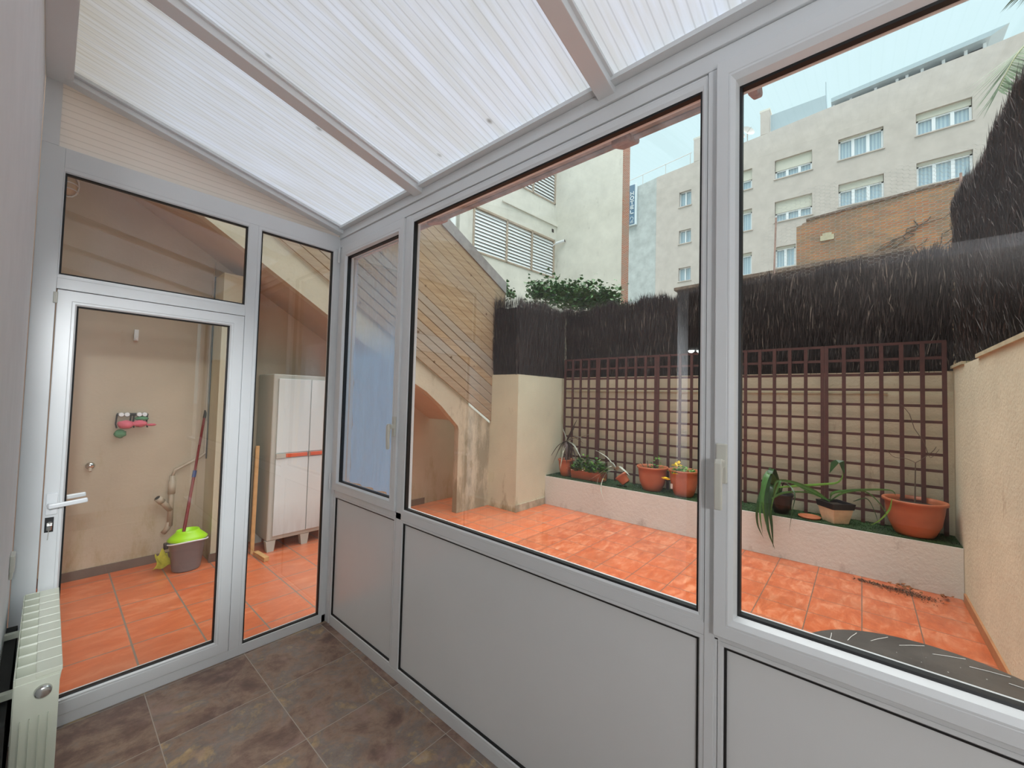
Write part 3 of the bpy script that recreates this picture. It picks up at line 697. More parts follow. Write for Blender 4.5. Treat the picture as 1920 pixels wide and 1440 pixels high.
# manifold with pink and green cloths
t = thing('water_valves', (0.48, 4.93, 1.35), 'pair of wall water valves wrapped in pink cloth', 'valves')
for x in (0.425, 0.462, 0.542, 0.578):
    b = MB(); b.lathe([(0, 0.035), (0.016, 0.035), (0.019, 0.02), (0.019, 0.0)], (x, 4.93, 1.372), 16, mat=mt); b.lathe([(0, 0.037), (0.006, 0.037), (0.006, 0.03)], (x, 4.93, 1.372), 10, mat=mt); b.build('valve_knob', M['whiteplastic'], t)
b = MB()
for x in (0.40, 0.49, 0.51, 0.60): b.tube([(x, 4.935, 1.37), (x-0.008, 4.91, 1.29), (x, 4.90, 1.255)], 0.006, 8)
b.tube([(0.395, 4.93, 1.372), (0.605, 4.93, 1.372)], 0.006, 8); b.box(0.40, 0.60, 4.936, 4.95, 1.36, 1.384); b.build('pipe', M['blackmetal'], t)
def lump(name, c, s, mat, parent, seed, k=0.35):
    rnd = random.Random(seed); b = MB(); n, m_ = 14, 9; vs = []; fs = []
    for j in range(m_+1):
        for i in range(n):
            th = PI*j/m_; ph = 2*PI*i/n; r = 1+k*(rnd.random()-0.5)
            vs.append((c[0]+s[0]*r*math.sin(th)*math.cos(ph), c[1]+s[1]*r*math.sin(th)*math.sin(ph), c[2]+s[2]*r*math.cos(th)))
    for j in range(m_):
        for i in range(n): fs.append((j*n+i, j*n+(i+1) % n, (j+1)*n+(i+1) % n, (j+1)*n+i))
    b.add(vs, fs); return b.build(name, mat, parent, smooth=True)
lump('pink_cloth', (0.455, 4.89, 1.285), (0.055, 0.035, 0.034), M['pink'], t, 3)
lump('pink_cloth', (0.545, 4.89, 1.292), (0.052, 0.035, 0.028), M['pink'], t, 4)
lump('pink_cloth', (0.625, 4.90, 1.278), (0.035, 0.015, 0.010), M['pink'], t, 14)
lump('green_cloth', (0.56, 4.915, 1.335), (0.045, 0.02, 0.02), M['greencloth'], t, 5)
lump('green_cloth', (0.425, 4.915, 1.205), (0.04, 0.02, 0.035), M['greencloth'], t, 6)
t = thing('wall_tap', (0.256, 4.93, 0.94), 'round grey capped tap low on the brownish wall', 'tap')
b = MB(); b.lathe([(0, 0.03), (0.02, 0.028), (0.03, 0.015), (0.03, 0)], (0.256, 4.948, 0.94), 20, mat=mt); b.build('cap', M['chrome'], t, smooth=True)
b = MB(); b.tube([(0.256, 4.93, 0.925), (0.256, 4.915, 0.895)], 0.011, 10); b.build('outlet', M['pvc'], t)
# waste pipe
t = thing('waste_pipe', (0.80, 4.92, 0.3), 'beige plastic waste pipe with a Y branch on the wall above the mop bucket', 'pipe')
b = MB(); b.tube([(0.80, 4.925, 0.32), (0.80, 4.925, 0.79)], 0.022, 14); b.tube([(0.80, 4.925, 0.62), (0.80, 4.925, 0.74)], 0.028, 14)
b.tube([(0.80, 4.925, 0.78), (0.815, 4.925, 0.84), (1.00, 4.925, 0.945), (1.045, 4.925, 0.985), (1.045, 4.925, 1.3)], 0.015, 12)
b.tube([(0.80, 4.925, 0.36), (0.785, 4.93, 0.30), (0.76, 4.945, 0.26)], 0.022, 12); b.build('drain_pipe', M['pvc'], t, smooth=True)
b = MB(); b.tube([(0.80, 4.925, 0.47), (0.70, 4.88, 0.60)], 0.024, 14); b.tube([(0.73, 4.894, 0.561), (0.695, 4.878, 0.607)], 0.029, 14); br = b.build('branch', M['pvc'], t, smooth=True)
b = MB(); d_ = Vector((-0.035, -0.016, 0.046)).normalized(); b.tube([Vector((0.695, 4.878, 0.607)), Vector((0.695, 4.878, 0.607))+d_*0.002], 0.02, 14); b.build('pipe_mouth', M['dark'], br)
b = MB(); b.tube([(1.035, 4.93, 1.28), (1.045, 4.93, 2.9)], 0.008, 8); tag(b.build('conduit', M['pvc']), 'thin pale conduit running up the corner of the brownish wall', 'conduit')
b = MB(); b.tube([(1.049, 4.905, 0.93), (1.049, 4.905, 2.75)], 0.006, 8); tag(b.build('cable', M['greypipe']), 'dark cable running down the corner beside the pale conduit', 'cable')
# bucket
BX, BY = 0.875, 4.58
t = thing('mop_bucket', (BX, BY, 0), 'grey plastic mop bucket with a lime green wringer', 'bucket')
b = MB(); b.lathe([(0, 0.004), (0.098, 0.004), (0.102, 0.01), (0.132, 0.255), (0.142, 0.262), (0.142, 0.27), (0.128, 0.268), (0.10, 0.02), (0, 0.015)], (BX, BY, 0), 40, sx=1.0, sy=0.86); b.build('pail', M['bucketgrey'], t, smooth=True)
b = MB(); b.lathe([(0.141, 0.268), (0.146, 0.278), (0.125, 0.30), (0.088, 0.335), (0.082, 0.352), (0.074, 0.35), (0.066, 0.26), (0.0, 0.25)], (BX, BY, 0), 40, sx=1.0, sy=0.86); wr = b.build('wringer', M['lime'], t, smooth=True)
b = MB()
for k in range(12):
    a = 2*PI*k/12; b.box(BX+0.070*math.cos(a)-0.005, BX+0.070*math.cos(a)+0.005, BY+0.060*math.sin(a)-0.005, BY+0.060*math.sin(a)+0.005, 0.25, 0.30)
b.build('drain_slot', M['dark'], wr)
b = MB(); pts = [(BX+0.146*math.cos(a), BY+0.127*math.sin(a), 0.262-0.012*math.cos(2*a)) for a in [PI+0.15+k*(PI-0.3)/16 for k in range(17)]]
b.tube(pts, 0.006, 8); b.build('carry_handle', M['whiteplastic'], t)
b = MB(); b.box(BX-0.165, BX-0.135, BY-0.025, BY+0.02, 0.215, 0.265); b.build('handle_lug', M['blackmetal'], t, bevel=0.006)
t = thing('mop', (BX, BY+0.05, 0.2), 'dark red handled mop standing in the bucket and leaning on the wall', 'mop')
p0, p1 = Vector((BX-0.035, BY+0.02, 0.245)), Vector((1.02, 4.915, 1.33)); mid = p0.lerp(p1, 0.52)
b = MB(); b.tube([p0, mid], 0.0125, 10); b.tube([mid, p1], 0.0105, 10); b.build('pole', M['red'], t)
b = MB(); b.tube([mid-(p1-p0)*0.025, mid+(p1-p0)*0.03], 0.016, 10); b.build('clamp', M['blue'], t)
b = MB(); b.tube([p1, p1+(p1-p0)*0.07], [0.0135, 0.011], 10); b.build('grip_cap', M['blackmetal'], t)
# yellow cloth
rnd = random.Random(5); b = MB(); n = 9
vs = []
for j in range(n):
    for i in range(n):
        u, v_ = i/(n-1), j/(n-1)
        x = 0.70+0.09*u+0.02*math.sin(v_*5)-0.05*(1-v_)*(1-u); y = 4.66+0.05*v_+0.05*u
        z = 0.012+0.13*v_**1.4+0.025*math.sin(u*9+v_*3)*(0.4+v_)+0.01
        vs.append((x, y, max(0.006, z)))
b.add(vs, [(j*n+i, j*n+i+1, (j+1)*n+i+1, (j+1)*n+i) for j in range(n-1) for i in range(n-1)])
o = b.build('cleaning_cloth', M['yellowcloth'], smooth=True); md = o.modifiers.new('thick', 'SOLIDIFY'); md.thickness = 0.006; md = o.modifiers.new('sub', 'SUBSURF'); md.levels = 1; md.render_levels = 2
tag(o, 'crumpled yellow cleaning cloth on the tiles beside the bucket', 'cloth')

# ------------------------------------------------------------------ stair boarding
t = thing('board_fence', (2.6, 4.2, 1.2), 'sloping screen of weathered pine boards above the stair side', 'fence')
xa, xc = 0.75, 4.62
def zb(x): return 3.10-0.612*(x-1.342)
def zt(x): return 3.925-0.497*(x-3.24)
nb = 16; b = MB()
for i in range(nb):
    f0, f1 = i/nb, (i+1)/nb; g = 0.016 if i < 7 else 0.007
    def zz(x, f): return zb(x)+(zt(x)-zb(x))*f
    b.prism([(xa, zz(xa, f0)+g/2), (xc, zz(xc, f0)+g/2), (xc, zz(xc, f1)-g/2), (xa, zz(xa, f1)-g/2)], fXZ(4.20), 0, 0.022)
b.build('board', M['planks'], t)
b = MB(); b.prism([(xa, zt(xa)), (xc, zt(xc)), (xc, zt(xc)+0.17), (xa, zt(xa)+0.17)], fXZ(4.185), 0, 0.03); b.build('cap_board', M['cap'], t)
for x in (1.2, 2.6, 3.9): boxobj('post', x-0.035, x+0.035, 4.222, 4.229, zb(x)+0.05, zt(x), M['planks'], t)

# ------------------------------------------------------------------ patio masonry
struct(boxobj('wall_column', 4.373, 5.56, 3.684, 4.232, 0, 1.95, M['stuccofine']), 'beige pier at the far left corner of the patio', 'pillar')
b = MB(); b.box(5.55, 5.8, -0.86, 3.684, 0, 1.742); b.box(5.565, 5.8, -0.86, 3.684, 1.742, 1.965)
struct(b.build('wall_far', M['stucco']), 'beige rough stucco wall behind the trellis', 'wall')
struct(boxobj('trim_1', 5.538, 5.57, -0.2, 3.684, 1.742, 1.757, M['coping']), 'pale ledge strip across the trellis wall', 'ledge')
struct(boxobj('wall_side', 1.42, 5.55, -0.86, -0.65, 0, 1.985, M['stucco']), 'beige stucco side wall at the right of the patio', 'wall')
b = MB()
b.box(1.42, 4.45, -0.87, -0.632, 1.985, 2.012); b.box(5.0, 5.55, -0.87, -0.632, 1.985, 2.010)
struct(b.build('trim_2', M['coping']), 'pale coping edge on the right side wall', 'coping')
struct(boxobj('baseboard_side', 1.42, 5.07, -0.65, -0.636, 0, 0.075, M['orangeskirt']), 'orange tile skirting along the right side wall', 'baseboard')
struct(boxobj('baseboard_column', 4.362, 5.06, 3.672, 3.684, 0, 0.10, M['stairwall']), 'stained skirting under the far left pier', 'baseboard')
b = MB(); vs = []
b.prism([(5.07, 3.683), (5.55, 3.683), (5.55, -0.648), (5.135, -0.648)], lambda a, c, d: (a, c, d), 0, 0.425)
struct(b.build('planter_bed', M['planter']), 'low pinkish rendered planter ledge under the trellis', 'planter')
# turf with blades
b = MB(); b.prism([(5.085, 3.68), (5.545, 3.68), (5.545, -0.645), (5.148, -0.645)], lambda a, c, d: (a, c, d), 0.426, 0.436)
rnd = random.Random(9)
for k in range(9000):
    y = rnd.uniform(-0.64, 3.67); x = rnd.uniform(5.078+0.063*(3.68-y)/4.3, 5.54)
    a = rnd.uniform(0, PI); dx, dy = 0.003*math.cos(a), 0.003*math.sin(a); h = rnd.uniform(0.006, 0.016)
    b.add([(x-dx, y-dy, 0.434), (x+dx, y+dy, 0.434), (x+rnd.uniform(-.008, .008), y+rnd.uniform(-.008, .008), 0.434+h)], [(0, 1, 2)])
tag(b.build('turf', M['turf']), 'strip of dark green artificial turf on the planter ledge', 'turf', kind='stuff')

# trellis : four panels
px_ = [(-0.60, 0.297), (0.303, 1.207), (1.213, 2.118), (2.124, 3.022), (3.028, 3.632)]
for i, (a, c) in enumerate(px_):
    bays = 4 if i == 4 else 6
    lab = ['red-brown wooden trellis panel at the far right by the side wall', 'red-brown wooden trellis panel second from the right, behind the long-leaved plants', 'middle red-brown wooden trellis panel half hidden by the white post', 'red-brown wooden trellis panel behind the tilted pot', 'narrow red-brown wooden trellis panel at the far left behind the spiky plant'][i]
    t = thing('trellis_panel', (5.47, (a+c)/2, 0.45), lab, 'trellis', 'wooden trellis panels on the far wall')
    for k in range(bays+1):
        y = a+0.014+(c-a-0.028)*k/bays; w_ = 0.016
        boxobj('upright_lath', 5.462, 5.480, y-w_, y+w_, 0.44, 2.245, M['wood_trellis'], t)
    z = 2.24
    while z > 0.45:
        boxobj('cross_lath', 5.480, 5.492, a, c, z-0.013, z+0.013, M['wood_trellis'], t); z -= 0.1522

# ------------------------------------------------------------------ heather screens
def heather(name, fn, a0, a1, z0, z1, n, label, tilt=0.25, top=None, L_=0.30, core=True, wk=1.0, mat='heather'):
    """fn(a,z,d): a along, z up, d outwards to the viewer"""
    rnd = random.Random(hash(label) % 1000 if False else len(label)*7)
    b = MB(); topf = top or (lambda a: z1)
    if core:
        m_ = 60; vs = []; rows = 10
        for i in range(m_+1):
            a = a0+(a1-a0)*i/m_; zt_ = topf(a)-0.035
            for j in range(rows+1): vs.append(fn(a, z0+(zt_-z0)*j/rows, rnd.uniform(-0.012, 0.012)))
        b.add(vs, [(i*(rows+1)+j, (i+1)*(rows+1)+j, (i+1)*(rows+1)+j+1, i*(rows+1)+j+1) for i in range(m_) for j in range(rows)])
    for k in range(n):
        a = rnd.uniform(a0, a1); tz = topf(a); l = L_*rnd.uniform(0.4, 1.2)
        if rnd.random() < 0.22: zc = tz-l*rnd.uniform(0.25, 0.6)
        else: zc = rnd.uniform(z0-0.01, tz-l*0.7)
        da = rnd.gauss(0, tilt)*l; w_ = rnd.uniform(0.0010, 0.0030)*wk; d0 = rnd.uniform(0.005, 0.045); d1 = d0+rnd.uniform(-0.012, 0.016)
        p = fn(a, max(z0-0.02, zc), d0); q = fn(a+da, zc+l, d1); mdl = fn(a+da*0.35+rnd.uniform(-.006, .006), zc+l*0.5, (d0+d1)/2+0.004)
        s0 = fn(a+w_*2, max(z0-0.02, zc), d0-0.003); s1 = fn(a+da*0.35+w_*2.4, zc+l*0.5, (d0+d1)/2)
        b.add([p, s0, s1, mdl, q], [(0, 1, 2, 3), (3, 2, 4)])
    return tag(b.build(name, M[mat]), label, 'heather screen', kind='stuff')
def jag(base, amp, fr, ph=0):
    return lambda a: base(a)+amp*(math.sin(a*fr+ph)+0.6*math.sin(a*fr*2.7+1.3*ph+1))
heather('heather_screen', lambda a, z, d: (5.60-d, a, z), -0.66, 3.70, 1.955, 3.05, 24000, 'dark dry heather screen along the top of the trellis wall', 0.14,
        jag(lambda a: 3.00+0.03*(3.7-a)/4.3*2, 0.028, 9), 0.19)
heather('heather_screen', lambda a, z, d: (a, 3.72-d, z), 4.36, 5.58, 1.94, 2.95, 8000, 'greyer heather screen above the far left pier', 0.09, jag(lambda a: 2.97+0.03*(a-4.3), 0.02, 8), 0.2, mat='heather_grey')
heather('heather_screen', lambda a, z, d: (4.40-d, a, z), 3.70, 4.23, 1.94, 2.95, 1800, 'short heather return beside the board screen', 0.09, jag(lambda a: 2.97, 0.02, 8), 0.28)
heather('heather_screen', lambda a, z, d: (a, -0.70+d, z), 1.8, 5.60, 2.0, 3.5, 24000, 'tall tangled heather screen on the right side wall', 0.6,
        lambda a: 3.37+0.02*math.sin(a*5.3)+0.02*math.sin(a*13)+0.16*max(0, a-4.5), 0.15, mat='heather_grey')

# ------------------------------------------------------------------ pots and plants
ZP = 0.436
def pot(name, x, y, r, h, label, cat='pot', rimh=0.03, mat='terracotta', belly=True, scale=(1, 1)):
    t = thing(name, (x, y, ZP), label, cat)
    prof = [(0, 0.0), (r*0.55, 0.0), (r*0.62, 0.02), (r*0.80, h*0.35), (r*0.88, h*0.7), (r*0.91, h-rimh), (r, h-rimh*0.8), (r*1.0, h-0.004), (r*0.985, h), (r*0.90, h-0.002), (r*0.88, h-rimh), (r*0.80, h*0.6)]
    b = MB(); b.lathe(prof, (x, y, ZP), 48, scale[0], scale[1]); b.build('pot_body', M[mat], t, smooth=True)
    b = MB(); b.lathe([(0, h-0.05), (r*0.86, h-0.05)], (x, y, ZP), 32, scale[0], scale[1]); b.build('soil', M['soil'], t)
    return t
def foliage(t, c, spread, n, size, mats, seed, zspread=0.08, name='foliage'):
    rnd = random.Random(seed)
    for mi, mname in enumerate(mats):
        b = MB()
        for k in range(n//len(mats)):
            if name == 'flower': b = MB()
            a = rnd.uniform(0, 2*PI); r = spread*math.sqrt(rnd.random()); x = c[0]+r*math.cos(a); y = c[1]+r*math.sin(a)
            z = c[2]+zspread*rnd.random()*(1.2-r/spread); d = Vector((math.cos(a)*0.8+rnd.gauss(0, .4), math.sin(a)*0.8+rnd.gauss(0, .4), rnd.uniform(-0.1, 0.9))).normalized()
            s_ = size*rnd.uniform(0.6, 1.2); sd = d.cross(Vector((0, 0, 1))).normalized()*s_*0.42; p = Vector((x, y, z)); nrm = sd.cross(d).normalized()*s_*0.12
            b.add([p, p+d*s_*0.5-sd+nrm, p+d*s_, p+d*s_*0.5+sd+nrm, p+d*s_*0.55], [(0, 1, 4), (1, 2, 4), (2, 3, 4), (3, 0, 4)])
            if name == 'flower':
                q = Vector((-d.y, d.x, 0.3)).normalized()*s_; b.add([p, p+q*0.5+sd, p+q, p+q*0.5-sd], [(0, 1, 2, 3)]); b.build(name, M[mname], t)
        if name != 'flower': b.build(name, M[mname], t)
def leafset(t, name, mat, curves, width, fold=0.3, side=None):
    for c in curves:
        b = MB(); b.ribbon(spline(c[0], 16), c[1] if len(c) > 1 else width, fold, side); b.build(name, M[mat if len(c) < 3 else c[2]], t, smooth=True)
# big bowl at right
t = pot('flower_pot', 5.305, -0.365, 0.225, 0.325, 'large terracotta bowl pot with a bare twig at the right end of the ledge', 'pot')
b = MB(); bx, by = 5.30, -0.37
b.tube([(bx, by, 0.70), (bx+0.01, by-0.003, 0.90), (bx, by-0.006, 1.10)], [0.006, 0.005, 0.004], 7)
b.tube(spline([(bx, by-0.006, 1.10), (bx, by+0.05, 1.13), (bx, by+0.14, 1.14), (bx, by+0.19, 1.20)], 8), 0.0028, 6)
b.tube(spline([(bx, by-0.006, 1.10), (bx, by-0.06, 1.15), (bx, by-0.12, 1.22), (bx, by-0.14, 1.26)], 8), 0.0028, 6)
b.tube(spline([(bx, by-0.09, 1.18), (bx, by-0.06, 1.30), (bx, by+0.0, 1.42), (bx, by+0.03, 1.55), (bx, by+0.09, 1.64)], 8), 0.0028, 6)
b.tube(spline([(bx, by-0.09, 1.18), (bx, by-0.11, 1.16), (bx, by-0.16, 1.24)], 5), 0.002, 6)
b.build('bare_twig', M['twig'], t)
# two terracotta pots
t = pot('flower_pot', 5.30, 2.10, 0.20, 0.315, 'terracotta pot with a few green shoots left of the yellow flowered pot')
foliage(t, (5.27, 2.05, ZP+0.29), 0.09, 26, 0.045, ['leafmid', 'leaflight'], 11, 0.10)
foliage(t, (5.27, 2.02, ZP+0.41), 0.025, 10, 0.05, ['leaflight'], 12, 0.05)
for q0, q1, rr in (((5.27, 2.02, 0.70), (5.27, 2.02, 0.86), 0.004), ((5.27, 2.14, 0.70), (5.27, 2.16, 0.82), 0.006), ((5.27, 2.18, 0.70), (5.26, 2.25, 0.79), 0.004)):
    b = MB(); b.tube([q0, q1], rr, 6); b.build('stem', M['twig'], t)
t = pot('flower_pot', 5.28, 1.69, 0.185, 0.325, 'terracotta pot with yellow flowers touching the white post')
foliage(t, (5.25, 1.69, ZP+0.285), 0.15, 120, 0.045, ['leafmid', 'leaflight', 'leaflight'], 13, 0.08)
foliage(t, (5.20, 1.74, ZP+0.36), 0.05, 8, 0.05, ['yellow'], 14, 0.06, 'flower'); foliage(t, (5.10, 1.84, ZP+0.20), 0.02, 6, 0.05, ['yellow'], 15, 0.02, 'flower'); foliage(t, (5.12, 1.72, ZP+0.285), 0.03, 6, 0.04, ['yellow'], 16, 0.02, 'flower')
b = MB(); b.box(5.110, 5.113, 1.77, 1.795, ZP+0.10, ZP+0.16); b.build('price_label', M['etch'], t)
# black pot with long leaves
t = pot('flower_pot', 5.27, 0.665, 0.115, 0.215, 'black plastic pot with long drooping strap leaves', mat='blackpot')
K = lambda px, py, X: tuple(atX(px, py, X))
cr = [([K(1460, 935, 5.25), K(1450, 905, 5.22), K(1447, 882, 5.2), K(1432, 900, 5.1), K(1425, 960, 5.0), K(1430, 1000, 4.98)], 0.022, 'leafmid'),
      ([K(1462, 935, 5.25), K(1455, 900, 5.22), K(1446, 880, 5.17), K(1437, 930, 5.04), K(1440, 990, 4.97), K(1453, 1030, 4.95)], 0.030, 'leafdark'),
      ([K(1460, 935, 5.25), K(1440, 905, 5.15), K(1422, 940, 5.03), K(1420, 980, 5.0), K(1432, 1010, 4.98)], 0.018, 'leafdark'),
      ([K(1458, 935, 5.25), K(1448, 910, 5.12), K(1443, 950, 5.03), K(1447, 985, 5.0), K(1450, 1028, 4.96)], 0.024, 'leafdark'),
      ([K(1458, 940, 5.2), K(1452, 902, 5.15), K(1440, 890, 5.08), K(1430, 935, 5.0), K(1436, 985, 4.98)], 0.026, 'leafmid'),
      ([K(1462, 935, 5.25), K(1457, 900, 5.25), K(1448, 883, 5.25), K(1440, 895, 5.2)], 0.022, 'leafmid'),
      ([K(1463, 935, 5.25), K(1470, 905, 5.2), K(1490, 925, 5.08), K(1485, 960, 5.05), K(1479, 1002, 5.0)], 0.007, 'leafdark'),
      ([K(1450, 930, 5.18), K(1456, 905, 5.05), K(1463, 903, 5.0), K(1450, 935, 4.98), K(1444, 970, 4.98)], 0.013, 'leafmid')]
leafset(t, 'leaf', 'leafdark', cr, 0.02, 0.35, (0, 1, 0.1))
# square cream pot with long leaves
t = thing('flower_pot', (5.27, 0.20, ZP), 'square cream pot with a dark rim and long arching leaves', 'pot')
b = MB(); ca = math.cos(0.72); sa = math.sin(0.72)
def sq(z, h_): return [(5.27+h_*(u*ca-v_*sa), 0.205+h_*(u*sa+v_*ca), ZP+z) for u, v_ in ((-1, -1), (1, -1), (1, 1), (-1, 1))]
def loft(b, levels):
    vs = [p for l in levels for p in l]; fs = [(3, 2, 1, 0)]
    for i in range(len(levels)-1):
        for k in range(4): fs.append((i*4+k, i*4+(k+1) % 4, (i+1)*4+(k+1) % 4, (i+1)*4+k))
    b.add(vs, fs)
loft(b, [sq(0, 0.075), sq(0.15, 0.103)]); b.build('pot_body', M['creampot'], t, bevel=0.006)
b = MB(); loft(b, [sq(0.145, 0.106), sq(0.205, 0.115), sq(0.205, 0.10), sq(0.16, 0.095)]); b.build('pot_rim', M['blackpot'], t, bevel=0.003)
b = MB(); b.add(sq(0.175, 0.10), [(0, 1, 2, 3)]); b.build('soil', M['soil'], t)
cr = [([K(1556, 940, 5.22), K(1525, 920, 5.12), K(1490, 905, 5.06), K(1460, 901, 5.0), K(1452, 912, 4.99), K(1450, 930, 4.98)], 0.016, 'leafmid'),
      ([K(1553, 938, 5.22), K(1515, 920, 5.15), K(1480, 902, 5.12), K(1462, 903, 5.1)], 0.012, 'leafmid'),
      ([K(1556, 938, 5.25), K(1560, 925, 5.22), K(1590, 920, 5.2), K(1640, 918, 5.1), K(1672, 920, 5.05), K(1680, 930, 5.05)], 0.013, 'leafmid'),
      ([K(1558, 938, 5.25), K(1580, 925, 5.2), K(1620, 921, 5.15), K(1650, 945, 5.1), K(1668, 978, 5.12)], 0.009, 'leafmid'),
      ([K(1456, 914, 5.1), K(1500, 911, 5.2), K(1545, 908, 5.28), K(1570, 905, 5.32), K(1580, 893, 5.34), K(1579, 878, 5.35)], 0.013, 'leaflight'),
      ([K(1600, 940, 5.25), K(1625, 935, 5.25), K(1640, 960, 5.2), K(1648, 985, 5.2)], 0.006, 'leafdark'),
      ([K(1673, 935, 5.06), K(1668, 955, 5.1), K(1650, 975, 5.13), K(1630, 986, 5.14)], 0.009, 'leaflight'),
      ([K(1447, 935, 5.0), K(1470, 924, 5.05), K(1510, 923, 5.15), K(1540, 932, 5.2)], 0.012, 'leafmid')]
leafset(t, 'leaf', 'leafmid', cr, 0.012, 0.3, (0.0, 0.1, 1))
b = MB()
b.add([K(1579, 882, 5.35), K(1567, 862, 5.35), K(1555, 888, 5.34), K(1558, 866, 5.36), K(1583, 864, 5.36), K(1584, 890, 5.35), K(1573, 868, 5.33)], [(2, 3, 6), (6, 3, 1), (1, 4, 6), (6, 4, 5), (6, 5, 0)])
b.build('bent_leaf_tip', M['leafdark'], t)
# saucer
b = MB(); p = atZ(1509, 968, ZP); b.lathe([(0, 0.014), (0.088, 0.014), (0.10, 0.022), (0.105, 0.018), (0.092, 0.0), (0, 0)], (5.26, 0.415, ZP), 32, 0.95, 0.95); tag(b.build('plant_saucer', M['terracotta_in'], smooth=True), 'empty terracotta saucer lying on the turf between two pots', 'saucer')
# tilted small pot
t = thing('flower_pot', (5.22, 2.49, ZP), 'small terracotta pot tipped over on the turf with spidery striped leaves', 'pot')
mt2 = Matrix.Rotation(math.radians(-48), 3, 'X') @ Matrix.Rotation(math.radians(-12), 3, 'Y')
b = MB(); b.lathe([(0, 0), (0.055, 0), (0.060, 0.01), (0.076, 0.10), (0.084, 0.102), (0.086, 0.125), (0.078, 0.125), (0.07, 0.09)], (5.21, 2.425, ZP+0.055), 28, mat=mt2.inverted() if False else Matrix.Rotation(math.radians(-42), 3, 'X')); b.build('pot_body', M['terracotta'], t, smooth=True)
c0 = (5.20, 2.56, 0.64)
cr = [([c0, K(1140, 860, 5.2), K(1125, 849, 5.22), K(1113, 843, 5.22)], 0.010), ([c0, K(1145, 875, 5.1), K(1122, 890, 5.05), K(1101, 902, 5.0)], 0.014),
      ([c0, K(1160, 875, 5.15), K(1172, 884, 5.1), K(1181, 892, 5.05)], 0.018), ([c0, K(1142, 882, 5.1), K(1130, 900, 5.05), K(1127, 920, 5.0), K(1134, 942, 5.0)], 0.008),
      ([c0, K(1148, 868, 5.2), K(1132, 868, 5.2), K(1118, 866, 5.2)], 0.010), ([c0, K(1140, 884, 5.1), K(1124, 893, 5.08), K(1119, 910, 5.05)], 0.009)]
cr = [(c_[0], c_[1]*1.45) for c_ in cr]
leafset(t, 'leaf', 'leafstripe', cr, 0.012, 0.3)
# trough
t = thing('flower_trough', (5.3, 3.02, ZP), 'low terracotta trough with small white flowered plants', 'planter')
b = MB(); b.prism([(5.20, 0.0), (5.36, 0.0), (5.385, 0.13), (5.175, 0.13)], lambda a, z, d: (a, d, ZP+z), 2.80, 3.30); b.build('trough_body', M['terracotta'], t, bevel=0.008)
foliage(t, (5.27, 3.14, ZP+0.12), 0.15, 260, 0.06, ['leafmid', 'leafdark', 'leaflight'], 21, 0.24)
foliage(t, (5.27, 2.90, ZP+0.12), 0.14, 230, 0.06, ['leafmid', 'leafdark', 'leaflight'], 22, 0.19)
foliage(t, (5.22, 3.10, ZP+0.14), 0.24, 26, 0.022, ['whiteflower'], 23, 0.16, 'flower'); foliage(t, (5.10, 2.72, ZP+0.06), 0.02, 4, 0.03, ['yellow'], 24, 0.02, 'flower')
# dracaena
t = pot('flower_pot', 5.27, 3.44, 0.125, 0.26, 'terracotta pot with a purple striped spiky plant in the far left corner')
cx = Vector((5.25, 3.42, 0.97)); b = MB(); b.tube([(5.27, 3.44, 0.64), (5.26, 3.43, 0.8), tuple(cx)], [0.02, 0.016, 0.018], 8); b.build('stem', M['twig'], t)
rnd = random.Random(31)
tips = [(1051, 792), (1083, 785), (1078, 800), (1118, 811), (1096, 833), (1040, 860), (1035, 873), (1062, 872), (1075, 870), (1090, 860), (1055, 866), (1070, 878), (1098, 826), (1044, 850), (1084, 872), (1050, 880), (1066, 888), (1030, 860)]
for i, (tx, ty) in enumerate(tips):
    tp = Vector(K(tx, ty, 5.22-0.12*rnd.random())); mdv = (cx+tp)/2+Vector((0, 0, 0.06 if ty > 815 else 0.0))
    b = MB(); b.ribbon(spline([cx, mdv, tp], 10), 0.021, 0.3); b.build('leaf', M['leafpurple' if i % 3 else 'leafstripe'], t, smooth=True)
# leaf litter
rnd = random.Random(44); b = MB()
for k in range(1000):
    u = rnd.random(); y = 0.02-0.47*u+rnd.gauss(0, 0.035); x = 5.02-0.04*u-abs(rnd.gauss(0, 0.05))*(0.5+u); x = min(x, 5.09)
    s_ = rnd.uniform(0.003, 0.014); a = rnd.uniform(0, 6.28); z = rnd.uniform(0.001, 0.012)
    b.add([(x, y, z), (x+s_*math.cos(a), y+s_*math.sin(a), z+0.002), (x+s_*math.cos(a+1.2), y+s_*math.sin(a+1.2), z+rnd.uniform(0, 0.008))], [(0, 1, 2)])
tag(b.build('soil_litter', M['debris']), 'crumbs of soil and leaf bits along the foot of the planter ledge', 'litter', kind='stuff')
b = MB()
for k in range(26):
    y = rnd.gauss(-0.24, 0.06) if k < 18 else rnd.gauss(-0.52, 0.03); x = 5.05-abs(rnd.gauss(0, 0.035)); s_ = rnd.uniform(0.02, 0.045); a = rnd.uniform(0, 6.28)
    p = Vector((x, y, 0.008+rnd.random()*0.03)); d = Vector((math.cos(a), math.sin(a), rnd.uniform(-.1, .5)))*s_; sd = d.cross(Vector((0, 0, 1))).normalized()*s_*0.5
    b.add([p, p+d*0.5-sd, p+d, p+d*0.5+sd+Vector((0, 0, 0.01))], [(0, 1, 2), (0, 2, 3)])
tag(b.build('fallen_leaves', M['deadleaf']), 'curled brown fallen leaves heaped at the foot of the planter ledge', 'leaves', kind='stuff')
